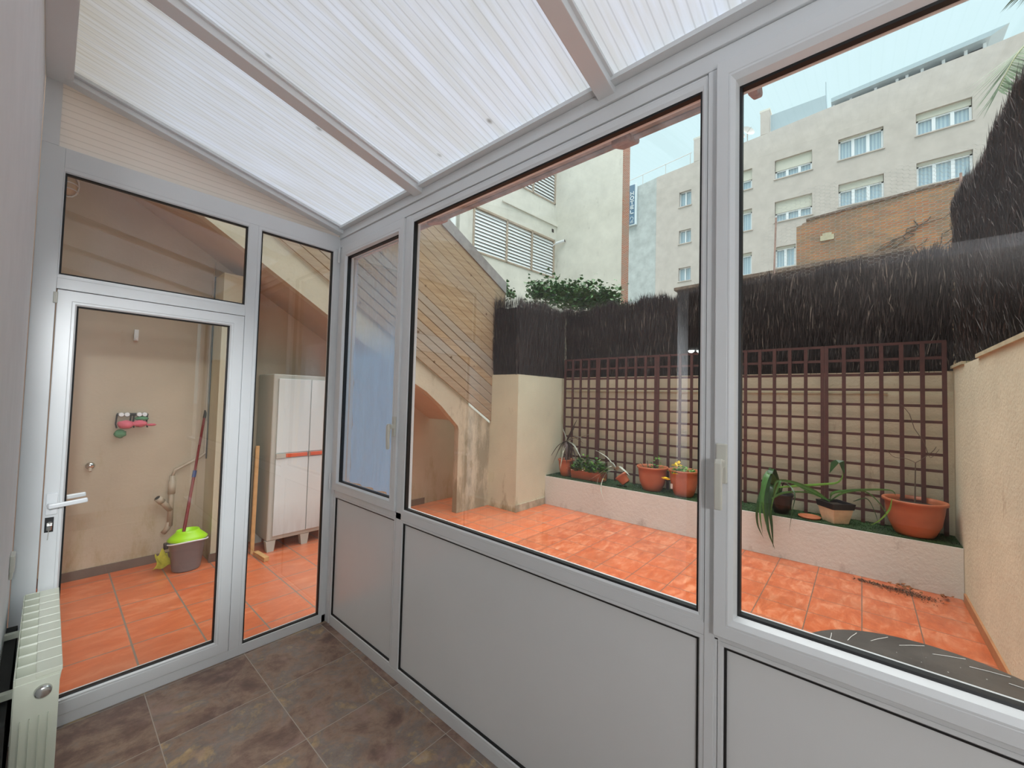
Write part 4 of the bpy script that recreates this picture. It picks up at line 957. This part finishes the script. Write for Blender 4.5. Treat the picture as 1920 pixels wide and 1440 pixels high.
# round table
TC = (1.815, -0.19, 0.72); TR = 0.385
t = thing('patio_table', (TC[0], TC[1], 0), 'round dark patio table with pale etched strokes just outside the right casement', 'table')
b = MB(); b.lathe([(0, 0.0), (TR-0.005, 0.0), (TR, -0.006), (TR, -0.02), (TR-0.008, -0.026), (0, -0.026)], TC, 72); b.build('tabletop', M['tabletop'], t)
b = MB()
for k in range(22):
    a = 2*PI*k/22+0.05; r1, r2 = TR*0.93, TR*0.80
    q = [(r1, a), (r1*0.97, a+0.04), (TR*0.86, a+0.12), (TR*0.80, a+0.24)]
    pts = [(TC[0]+r*math.cos(x), TC[1]+r*math.sin(x), TC[2]+0.0012) for r, x in q]
    b.tube(pts, 0.0013, 5)
b.build('etched_stroke', M['etch'], t)
rnd = random.Random(3); b = MB()
for k in range(60):
    a = rnd.uniform(0, 6.28); r = TR*0.75*math.sqrt(rnd.random()); s_ = rnd.uniform(0.0008, 0.0022)
    b.lathe([(0, 0.001), (s_, 0.0006)], (TC[0]+r*math.cos(a), TC[1]+r*math.sin(a), TC[2]), 6)
b.build('speck', M['etch'], t)
b = MB(); b.tube([(TC[0], TC[1], 0.03), (TC[0], TC[1], 0.70)], 0.03, 14); b.build('pedestal', M['tablebase'], t)
b = MB(); b.lathe([(0, 0.03), (0.05, 0.03), (0.22, 0.012), (0.23, 0.0), (0, 0)], (TC[0], TC[1], 0), 36); b.build('foot_plate', M['tablebase'], t)

# ------------------------------------------------------------------ beyond the walls
# ivy
def ivy(name, pts, n, rad, label, seed):
    rnd = random.Random(seed); b = MB(); P = spline(pts, 24)
    for k in range(n):
        i = rnd.random()*(len(P)-1); p = P[int(i)].lerp(P[min(int(i)+1, len(P)-1)], i-int(i))
        p = p+Vector((rnd.gauss(0, rad*0.6), rnd.gauss(0, rad*0.8), rnd.gauss(0, rad)*0.9)); s_ = rnd.uniform(0.04, 0.085)
        d = Vector((rnd.uniform(-1, -0.1), rnd.uniform(-1, 0.6), rnd.uniform(-1, 0.6))).normalized(); sd = d.cross(Vector((0.3, 0.1, 1))).normalized()*s_*0.55; nn = sd.cross(d).normalized()*s_*0.15
        b.add([p, p-sd+d*s_*0.15, p-sd*0.7+d*s_*0.6-nn, p+d*s_, p+sd*0.7+d*s_*0.6-nn, p+sd+d*s_*0.15], [(0, 1, 2, 3), (0, 3, 4, 5)])
    t = thing(name, tuple(pts[0]), label, 'ivy')
    b.build('foliage', M['leafmid'], t)
    b = MB(); b.tube(P, 0.018, 6); b.build('stem', M['twig'], t); return t
ivy('ivy_hedge', [(6.05, 4.8, 3.70), (6.05, 4.1, 3.52), (6.05, 3.5, 3.34), (6.05, 3.05, 3.22)], 3000, 0.13, 'bushy ivy hanging behind the heather screens under the louvred building', 71)
ivy('ivy_vine', [(3.0, 4.75, 4.35), (3.8, 4.75, 4.05), (4.9, 4.8, 3.62), (5.6, 4.9, 3.55)], 650, 0.06, 'thin ivy vine creeping down behind the top edge of the board screen', 72)
# wall carrying the ivy
struct(boxobj('wall_neighbour', 6.40, 6.55, 2.9, 5.3, 0, 3.25, M['stairwall']), 'stained neighbour wall hidden under the ivy', 'wall')

def wall_holes(mb, a0, a1, z0, z1, holes, fn, depth, thick):
    As = sorted(set([a0, a1]+[h[0] for h in holes]+[h[1] for h in holes])); Zs = sorted(set([z0, z1]+[h[2] for h in holes]+[h[3] for h in holes]))
    for i in range(len(As)-1):
        for j in range(len(Zs)-1):
            am, zm = (As[i]+As[i+1])/2, (Zs[j]+Zs[j+1])/2
            if any(h[0] < am < h[1] and h[2] < zm < h[3] for h in holes): continue
            mb.add([fn(As[i], Zs[j], 0), fn(As[i+1], Zs[j], 0), fn(As[i+1], Zs[j+1], 0), fn(As[i], Zs[j+1], 0)], [(0, 1, 2, 3)])
    for h in holes:
        c = [(h[0], h[2]), (h[1], h[2]), (h[1], h[3]), (h[0], h[3])]
        for k in range(4):
            p, q = c[k], c[(k+1) % 4]; mb.add([fn(p[0], p[1], 0), fn(q[0], q[1], 0), fn(q[0], q[1], depth), fn(p[0], p[1], depth)], [(0, 1, 2, 3)])
# hotel
HX = 30.0
fH = lambda a, z, d: (HX+d, a, z)
H_ = thing('hotel_building', (HX, 2, 0), 'long grey hotel facade with rows of white windows', 'building')
wins = []
for (a0, a1, kind) in ((2.22, 4.14, 'three'), (-1.0, 0.965, 'three'), (-4.31, -2.29, 'three'), (-7.6, -5.62, 'three'), (5.42, 6.62, 'two'), (9.28, 10.13, 'small')):
    for r, (zb_, zt_) in enumerate(((16.10, 17.33), (13.30, 14.62), (10.33, 11.68))):
        k = 0.0
        if a0 < -2: zb_ += 0.18; zt_ += 0.16
        elif a0 < 0: zb_ += 0.05; zt_ += 0.08
        if kind == 'small': zb_, zt_ = (16.05, 13.29, 10.51)[r], (17.18, 14.29, 11.50)[r]
        if kind == 'two': zb_ -= 0.12
        if kind == 'three' and a0 == 2.22 and r == 2: wins.append((3.04, 4.13, zb_, zt_, 'two', r)); continue
        wins.append((a0, a1, zb_, zt_, kind, r))
b = MB(); wall_holes(b, -14, 11.85, 0, 18.6, [w[:4] for w in wins], fH, 0.35, 1)
b.prism([(-14, 18.6), (11.85, 18.6), (11.85, 18.93), (9.1, 19.10), (4.9, 19.32), (1.6, 19.56), (-5, 19.80), (-14, 20.6)], fH, 0, 0.5)
b.box(HX+0.5, HX+10, -14, 14.6, 0, 18.5); b.build('wall', M['hotelwall'], H_)
b = MB(); b.prism([(11.85, 0), (14.6, 0), (14.6, 18.6), (11.85, 18.93)], fH, 0.02, 0.6); b.build('side_wall', M['hotelpatch'], H_)
shut = {(2.22, 0): 0.55, (2.22, 1): 0.55, (5.42, 0): 0.5, (-2.29, 0): 0.0, (-4.31, 0): 0.28, (-4.31, 1): 0.12, (-1.0, 1): 0.28, (-1.0, 0): 0.06, (5.42, 1): 0.12, (5.42, 2): 0.1}
for (a0, a1, z0, z1, kind, r) in wins:
    b = MB(); n = {'three': 3, 'two': 2, 'small': 2}[kind]; fw = 0.09 if kind != 'small' else 0.06
    sh = shut.get((a0, r), 0.1 if kind != 'small' else 0.0); zt_ = z1-(z1-z0)*sh
    for (p, q, s0, s1) in [(a0, a0+fw, z0, zt_), (a1-fw, a1, z0, zt_), (a0, a1, z0, z0+fw), (a0, a1, zt_-fw*0.8, zt_)]: b.box(HX+0.20, HX+0.28, p, q, s0, s1)
    for k in range(1, n): y = a0+(a1-a0)*k/n; b.box(HX+0.19, HX+0.28, y-fw*0.8, y+fw*0.8, z0, zt_)
    wf = b.build('window', M['winwhite'], H_)
    b = MB(); b.add([(HX+0.25, a0, z0), (HX+0.25, a1, z0), (HX+0.25, a1, zt_), (HX+0.25, a0, zt_)], [(0, 1, 2, 3)]); b.build('pane', M['glassfar'], wf)
    b = MB(); b.add([(HX+0.34, a0, z0), (HX+0.34, a1, z0), (HX+0.34, a1, zt_), (HX+0.34, a0, zt_)], [(0, 1, 2, 3)]); b.build('curtain', M['curtain'], wf)
    if sh > 0.03: boxobj('roller_shutter', HX+0.15, HX+0.24, a0+0.02, a1-0.02, zt_, z1, M['shutter'], wf)
    boxobj('sill', HX-0.06, HX+0.2, a0-0.06, a1+0.06, z0-0.06, z0, M['hotelwall'], wf)
# roof things
for (y0_, y1_, z0_, z1_, lb) in ((4.45, 4.95, 19.35, 21.0, 'right one of the two hotel roof chimneys, beside the blue-grey screen'), (8.5, 9.13, 19.13, 20.9, 'left one of the two hotel roof chimneys, partly hidden by the white post')):
    t = thing('chimney', (HX+0.5, (y0_+y1_)/2, z0_), lb, 'chimney', 'chimneys on the hotel roof')
    boxobj('stack', HX+0.0, HX+0.5, y0_, y1_, z0_, z1_-0.12, M['hotelwall'], t); boxobj('cap', HX-0.0, HX+0.85, y0_-0.04, y1_+0.04, z1_-0.12, z1_, M['concrete'], t)
t = thing('roof_screen', (HX+0.5, 3, 19.4), 'blue-grey translucent screen along the hotel roof edge', 'screen')
b = MB(); b.prism([(4.40, 19.35), (1.55, 19.58), (1.55, 20.55), (4.40, 20.58)], fH, 0.2, 0.24); b.build('panel', M['frost'], t)
b = MB(); b.prism([(0.3, 19.6), (1.5, 19.6), (1.5, 21.4)], lambda a, z, d: (HX+0.24+(1.5-a)*2, 1.53+d, z), 0, 0.04); b.build('side_panel', M['frost'], t)
t = thing('rooftop_terrace', (HX+0.5, -2, 19.6), 'low dark glazed rooftop structure with a slanted roof on the hotel', 'terrace')
b = MB(); b.prism([(1.3, 19.98), (-5.0, 20.42), (-5.6, 20.72), (1.3, 20.22)], fH, 0.2, 3.0); b.build('roof', M['frost'], t)
b = MB(); b.prism([(1.25, 19.5), (-4.9, 19.7), (-4.9, 20.42), (1.25, 19.98)], fH, 0.9, 1.0); b.build('glazing', M['dark'], t)
for y in (1.2, 0.4, -0.7, -1.6, -2.0, -2.6, -3.4, -4.2, -4.85):
    boxobj('post', HX+0.6, HX+0.72, y-0.06, y+0.06, 19.4, 20.05+(1.3-y)*0.06, M['winwhite'], t)
for i, (y, z, r) in enumerate(((5.75, 20.05, 0.42), (6.25, 19.95, 0.36))):
    t = thing('satellite_dish', (HX+0.6, y, 19.3), ('right one of two pale satellite dishes on the hotel roof', 'left one of two pale satellite dishes on the hotel roof, by the white post')[i], 'satellite dish', 'satellite dishes on the hotel roof')
    mt3 = Matrix.Rotation(math.radians(60), 3, 'X') @ Matrix.Rotation(math.radians(-40), 3, 'Y')
    b = MB(); b.lathe([(0, 0), (r*0.5, 0.03), (r, 0.12)], (HX+0.25, y, z), 24, mat=mt3); b.build('reflector', M['dish'], t, smooth=True)
    b = MB(); b.tube([(HX+0.25, y, 19.29), (HX+0.25, y, z)], 0.035, 8); b.tube([(HX+0.25, y, z), (HX-0.05, y-0.3, z+0.1)], 0.015, 6); b.build('mast', M['dish'], t)
b = MB()
b.tube([(HX+0.1, 9.3, 19.95), (HX+0.1, 14.5, 19.45)], 0.025, 6)
for y in (9.4, 11.2, 13.0, 14.4): b.tube([(HX+0.1, y, 18.6), (HX+0.1, y, 19.94-(y-9.3)*0.096)], 0.025, 6)
tag(b.build('roof_railing', M['dish']), 'thin railing along the left end of the hotel roof', 'railing')
# hotel sign
t = thing('hotel_sign', (HX-0.2, 13.7, 15.6), 'tall blue vertical hotel sign at the left end of the facade', 'sign')
boxobj('sign_box', HX-0.22, HX-0.02, 13.36, 14.2, 15.62, 18.95, M['signwhite'], t); boxobj('sign_face', HX-0.26, HX-0.22, 13.50, 14.2, 15.70, 18.85, M['signblue'], t)
G = {'H': [((0, 0), (0, 1)), ((1, 0), (1, 1)), ((0, .5), (1, .5))], 'O': [((0, 0), (0, 1)), ((1, 0), (1, 1)), ((0, 0), (1, 0)), ((0, 1), (1, 1))], 'T': [((.5, 0), (.5, 1)), ((0, 1), (1, 1))], 'E': [((0, 0), (0, 1)), ((0, 0), (1, 0)), ((0, .5), (.85, .5)), ((0, 1), (1, 1))], 'L': [((0, 0), (0, 1)), ((0, 0), (1, 0))]}
for i, chx in enumerate('HOTEL'):
    b = MB(); zc = 18.02-0.37*i; hh, ww = 0.24, 0.24
    if chx == 'O':
        P8 = [(13.70+0.13*math.cos(k*PI/8), zc+0.13+0.14*math.sin(k*PI/8)) for k in range(17)]
        for k in range(16): b.bar((HX-0.27, P8[k][0], P8[k][1]), (HX-0.27, P8[k+1][0], P8[k+1][1]), 0.055, 0.03, (1, 0, 0))
    else:
        for (p, q) in G[chx]:
            P = Vector((HX-0.27, 13.82-p[0]*ww, zc+p[1]*hh+0.01)); Q = Vector((HX-0.27, 13.82-q[0]*ww, zc+q[1]*hh+0.01)); e = (Q-P).normalized()*0.027
            b.bar(P-e, Q+e, 0.055, 0.03, (1, 0, 0))
    b.build('letter', M['winwhite'], t)
b = MB()
P8 = [(13.71+0.13*math.cos(k*PI/5), 16.10+0.16*math.sin(k*PI/5)) for k in range(9)]
for k in range(8): b.bar((HX-0.27, P8[k][0], P8[k][1]), (HX-0.27, P8[k+1][0], P8[k+1][1]), 0.03, 0.03, (1, 0, 0))
for z in (15.80, 15.88): b.bar((HX-0.27, 13.84, z), (HX-0.27, 13.58, z), 0.025, 0.02, (1, 0, 0))
b.build('emblem', M['signwhite'], t)
# brick building
t = thing('brick_building', (14, -2, 0), 'ochre brick building with bare creeper stems in front of the hotel', 'building')
b = MB(); b.prism([(1.40, 0), (1.40, 6.78), (1.27, 6.80), (1.27, 6.84), (1.17, 6.86), (1.17, 6.90), (-8, 7.45), (-8, 0)], lambda a, z, d: (14+d, a, z), 0, 6); b.build('wall', M['brick'], t)
b = MB(); b.prism([(1.17, 6.895), (-8, 7.445), (-8, 7.50), (1.17, 6.95)], lambda a, z, d: (13.97+d, a, z), 0, 0.3); b.build('coping', M['darktile'], t)
b = MB(); rnd = random.Random(8)
for k in range(26):
    y = rnd.uniform(-3.2, 1.2); z = rnd.uniform(4.6, 5.6); pts = [(13.98, y, z)]
    for s_ in range(7): y += rnd.gauss(-0.12, 0.16); z += rnd.uniform(0.0, 0.24); pts.append((13.97, min(1.35, y), min(6.75, z)))
    b.tube(spline(pts, 12), rnd.uniform(0.006, 0.014), 5)
b.build('creeper_stem', M['twig'], t)
b = MB(); b.box(13.96, 14.0, 0.55, 0.85, 6.22, 6.36); b.box(13.96, 14.0, 0.60, 0.80, 6.36, 6.42); b.build('vent_grille', M['coping'], t)
# pergola
t = thing('pergola', (9, 1, 0), 'dark brown tiled pergola roof rising just above the heather screen', 'pergola')
b = MB(); b.prism([(3.05, 3.98), (-0.60, 4.06), (-0.60, 4.16), (3.05, 4.08)], lambda a, z, d: (9+d, a, z), 0, 0.25); b.build('beam', M['darkwood'], t)
b = MB(); b.prism([(3.1, 4.06), (-0.64, 4.14), (-0.64, 4.20), (3.1, 4.12)], lambda a, z, d: (8.9+d, a, z), 0, 2.5); b.build('roof', M['darktile'], t)
b = MB(); b.prism([(2.9, 3.62), (-0.55, 3.70), (-0.55, 3.80), (2.9, 3.72)], lambda a, z, d: (9.3+d, a, z), 0, 0.2); b.prism([(2.9, 3.0), (-0.55, 3.0), (-0.55, 4.06), (2.9, 4.0)], lambda a, z, d: (11.3+d, a, z), 0, 0.1); b.build('back_panel', M['darkwood'], t)
for y in (2.95, 1.75, 0.6, -0.5): boxobj('post', 9.0, 9.15, y-0.07, y+0.07, 0, 4.02, M['darkwood'], t)
# rods
for i, (p, q, lb) in enumerate((((7.0, 0.95, 4.40), (7.0, 1.10, -0.13), 'slightly bent thin rusty rod standing behind the heather screen'), ((7.0, -0.905, 4.42), (7.0, -0.90, -0.13), 'straight rusty rod beside the tall right heather screen'))):
    b = MB(); b.tube([p, ((p[0]), (p[1]+q[1])/2-0.015*(1-i), (p[2]+q[2])/2), q], 0.012, 6); tag(b.build('metal_rod', M['corbel']), lb, 'rod')
# wire netting stretched between the rods
Wt = [atX(1450, 385, 7.0), atX(1520, 345, 7.0), atX(1640, 318, 7.0), atX(1760, 285, 7.0), atX(1880, 245, 7.0)]
def ntop(y):
    if y > Wt[0].y: return Wt[0].z-6.0*(y-Wt[0].y)**1.2
    for a_, b_ in zip(Wt[:-1], Wt[1:]):
        if a_.y >= y >= b_.y: return a_.z+(b_.z-a_.z)*(a_.y-y)/(a_.y-b_.y)
    return Wt[-1].z
b = MB(); cw, ch = 0.085, 0.05; y = 1.14; i = 0
while y > -1.6:
    z = 2.9+(ch/2 if i % 2 else 0)
    while z < ntop(y)-ch:
        q = [(7.0, y+cw*0.33, z), (7.0, y+cw*0.10, z+ch/2), (7.0, y-cw*0.33, z+ch/2), (7.0, y-cw*0.55, z)]
        for k in range(3): b.bar(q[k], q[k+1], 0.0016, 0.0016, (1, 0, 0))
        b.bar(q[0], (7.0, y+cw*0.10, z-ch/2), 0.0016, 0.0016, (1, 0, 0)); z += ch
    y -= cw*0.66; i += 1
tag(b.build('wire_netting', M['dish']), 'faint wire netting stretched between the rusty rods above the heather', 'netting')
# louvred building
t = thing('louvred_building', (12, 8.5, 0), 'pale concrete building with white louvred openings and a brick end', 'building')
P0 = Vector((12.0, 8.458, 0)); U = Vector((3.816, -0.388, 0)).normalized(); Nn = Vector((-U.y, U.x, 0))   # outward away from camera
def fL(a, z, d): p = P0-U*a+Nn*d; return (p.x, p.y, z)
holes = [(0.10, 3.84, 6.02, 7.44), (0.10, 3.84, 8.75, 10.6)]
b = MB(); wall_holes(b, 0.0, 9.0, 0, 13, holes, fL, 0.5, 1)
b.add([fL(0, 0, 0), fL(0, 13, 0), (12.0, 8.458, 13)], [(0, 1, 2)])
b.prism([(4.12, 0), (4.42, 0), (4.42, 13), (4.12, 13)], fL, -0.14, 0); b.prism([(5.0, 0), (5.2, 0), (5.2, 13), (5.0, 13)], fL, -0.10, 0)
b.prism([(-0.02, 7.95), (2.7, 7.95), (2.7, 8.0), (-0.02, 8.0)], fL, -0.05, 0)
b.box(12.0, 12.4, 5.86, 8.458, 0, 13); b.build('wall', M['concrete'], t)
b = MB(); b.box(11.99, 12.45, 5.83, 5.86, 0, 13); b.build('brick_end', M['brickred'], t)
for (a0, a1, z0, z1) in holes:
    b = MB(); fr = [(a0, a0+0.06, z0, z1), (a1-0.06, a1, z0, z1), (a0, a1, z0, z0+0.05), (a0, a1, z1-0.06, z1), (1.25, 1.31, z0, z1), (2.42, 2.48, z0, z1)]
    for (p, q, s0, s1) in fr: b.prism([(p, s0), (q, s0), (q, s1), (p, s1)], fL, -0.03, 0.05)
    lf = b.build('louvre_frame', M['louverframe'], t)
    for (p, q) in ((a0+0.06, 1.25), (1.31, 2.42), (2.48, a1-0.06)):
        b = MB(); n = int((z1-z0)/0.118)
        for k in range(n):
            z = z0+0.05+(z1-z0-0.11)*k/n
            b.add([fL(p, z, 0.0), fL(q, z, 0.0), fL(q, z+0.100, 0.045), fL(p, z+0.100, 0.045), fL(p, z-0.004, 0.004), fL(q, z-0.004, 0.004), fL(q, z+0.096, 0.049), fL(p, z+0.096, 0.049)], [(0, 1, 2, 3), (4, 7, 6, 5), (0, 4, 5, 1)])
        b.build('louvre_blades', M['louver'], lf)
    b = MB(); b.prism([(a0, z0), (a1, z0), (a1, z1), (a0, z1)], fL, 0.45, 0.5); b.build('void', M['louverframe'], t)
b = MB(); b.prism([(0.16, 7.70), (0.26, 7.70), (0.26, 7.82), (0.16, 7.82)], fL, -0.01, 0.0); b.build('vent', M['dark'], t)
b = MB(); b.tube([fL(4.62, 0, -0.09), fL(4.62, 13, -0.09)], 0.085, 12); b.build('downpipe', M['louver'], t, smooth=True)
t = thing('security_camera', fL(0.0, 7.30, -0.1), 'white bullet security camera at the corner of the louvred building', 'camera')
b = MB(); c1 = Vector(fL(0.15, 7.28, -0.12)); c2 = c1+Vector((0.10, -0.30, 0.05)); b.tube([c1, c2], 0.05, 14); b.build('housing', M['whiteplastic'], t, smooth=False)
b = MB(); b.tube([c2, c2+(c2-c1)*0.06], 0.045, 14); b.build('lens_hood', M['dark'], t)
b = MB(); b.tube([fL(0.2, 7.2, 0.0), c1], 0.02, 8); b.build('arm', M['whiteplastic'], t)
# palm
t = thing('palm_tree', (9.2, -3.4, 0), 'palm tree with a drooping frond at the top right edge', 'palm tree')
b = MB(); b.tube([(9.2, -3.4, 0), (9.25, -3.35, 3.5), (9.2, -3.4, 7.3)], [0.25, 0.2, 0.22], 12); b.build('trunk', M['twig'], t)
def frond(pts, ln, seed):
    rnd = random.Random(seed); P = spline(pts, 30); b = MB(); b.tube(P, [0.022-0.018*i/30 for i in range(31)], 6); b.build('rachis', M['palmstem'], t)
    b = MB()
    for i in range(2, 31):
        d = (P[min(i+1, 30)]-P[i-1]).normalized(); s_ = d.cross(Vector((0.0, 0.0, 1))).normalized(); upv = s_.cross(d)
        l = ln*(0.6+0.7*math.sin(PI*min(1, (31-i)/26)))*0.8
        for sg in (-1, 1):
            for j in range(2):
                q = P[i].lerp(P[i-1], j*0.5); dd = (d*0.75+s_*sg*0.75+upv*(-0.15+rnd.gauss(0, 0.12))+Vector((0, 0, -0.1))).normalized()
                w_ = dd.cross(upv).normalized()*0.012; b.add([q-w_*0.6, q+dd*l*0.4-w_, q+dd*l, q+dd*l*0.4+w_, q+w_*0.6], [(0, 1, 2, 3, 4)])
    b.build('leaflets', M['palm'], t)
c = Vector((9.2, -3.4, 7.3))
tip = atX(1872, 168, 7.9)
frond([c, c+Vector((-0.5, 0.9, 0.35)), atX(1950, 55, 8.3), atX(1905, 105, 8.0), tip], 0.62, 1)
tip2 = atX(1905, -10, 8.0)
frond([c, c+Vector((-0.5, 0.6, 0.8)), tip2+Vector((0.1, -0.5, 0.25)), tip2], 0.35, 2)
for k in range(7):
    a = 0.5+k*0.9
    if 1.2 < a < 2.7: continue
    d = Vector((math.cos(a), math.sin(a), 0)); frond([c, c+d*1.0+Vector((0, 0, 0.7)), c+d*2.0+Vector((0, 0, 0.3)), c+d*2.6+Vector((0, 0, -0.7))], 0.4, 10+k)

# ------------------------------------------------------------------ light
W = bpy.data.worlds.new('overcast_sky'); S.world = W; W.use_nodes = True; nt = W.node_tree; nt.nodes.clear()
o = nt.nodes.new('ShaderNodeOutputWorld'); bg = nt.nodes.new('ShaderNodeBackground')
tc = nt.nodes.new('ShaderNodeTexCoord'); sx = nt.nodes.new('ShaderNodeSeparateXYZ'); L(nt, tc.outputs['Generated'], sx.inputs[0])
mr = nt.nodes.new('ShaderNodeMapRange'); mr.inputs['From Min'].default_value = 0.60; mr.inputs['From Max'].default_value = 1.0
mr.inputs['To Min'].default_value = 0; mr.inputs['To Max'].default_value = 1; L(nt, sx.outputs[2], mr.inputs['Value'])
rc = nt.nodes.new('ShaderNodeValToRGB'); e = rc.color_ramp.elements; e[0].position = 0.0; e[0].color = (0.72, 0.955, 1.0, 1); e[1].position = 0.5; e[1].color = (1.0, 0.99, 0.97, 1)
L(nt, mr.outputs[0], rc.inputs['Fac'])
st = nt.nodes.new('ShaderNodeMapRange'); st.inputs['From Min'].default_value = 0.60; st.inputs['From Max'].default_value = 1.0
st.inputs['To Min'].default_value = 0.66; st.inputs['To Max'].default_value = 4.6; L(nt, sx.outputs[2], st.inputs['Value'])
L(nt, rc.outputs[0], bg.inputs[0]); L(nt, st.outputs[0], bg.inputs[1]); L(nt, bg.outputs[0], o.inputs[0])
# added fill lights behind the camera, invented to brighten the gallery
def area(name, loc, size, energy, col=(1, 1, 1), rot=(0, 0, 0), sy=None):
    l = bpy.data.lights.new(name, 'AREA'); l.size = size; l.energy = energy; l.color = col
    if sy: l.shape = 'RECTANGLE'; l.size_y = sy
    ob = bpy.data.objects.new(name, l); ob.location = loc; ob.rotation_euler = rot; COL.objects.link(ob); return ob
def fill_point(loc, e, r=0.1):
    l = bpy.data.lights.new('added_fill_point', 'POINT'); l.energy = e; l.shadow_soft_size = r; l.color = (0.97, 0.98, 1.0)
    ob = bpy.data.objects.new('added_fill_point', l); ob.location = loc; COL.objects.link(ob)
fill_point((-0.36, -0.88, 1.72), 25, 0.06)  # added unseen point fill for the patio-side panels, no fixture there
# added unseen spot that lifts the door partition; no real lamp hangs there
sl = bpy.data.lights.new('added_fill_spot', 'SPOT'); sl.energy = 250; sl.spot_size = math.radians(33); sl.spot_blend = 0.9; sl.shadow_soft_size = 0.08; sl.color = (0.94, 0.98, 1.0)
so = bpy.data.objects.new('added_fill_spot', sl); COL.objects.link(so); so.location = (-0.135, -1.12, 2.2)
so.rotation_euler = (Vector((0.22, 2.86, 1.2))-Vector(so.location)).to_track_quat('-Z', 'Y').to_euler()
vs_ = S.view_settings; vs_.view_transform = 'Standard'; vs_.look = 'None'; vs_.gamma = 1.0; vs_.exposure = 0.6; vs_.use_curve_mapping = False
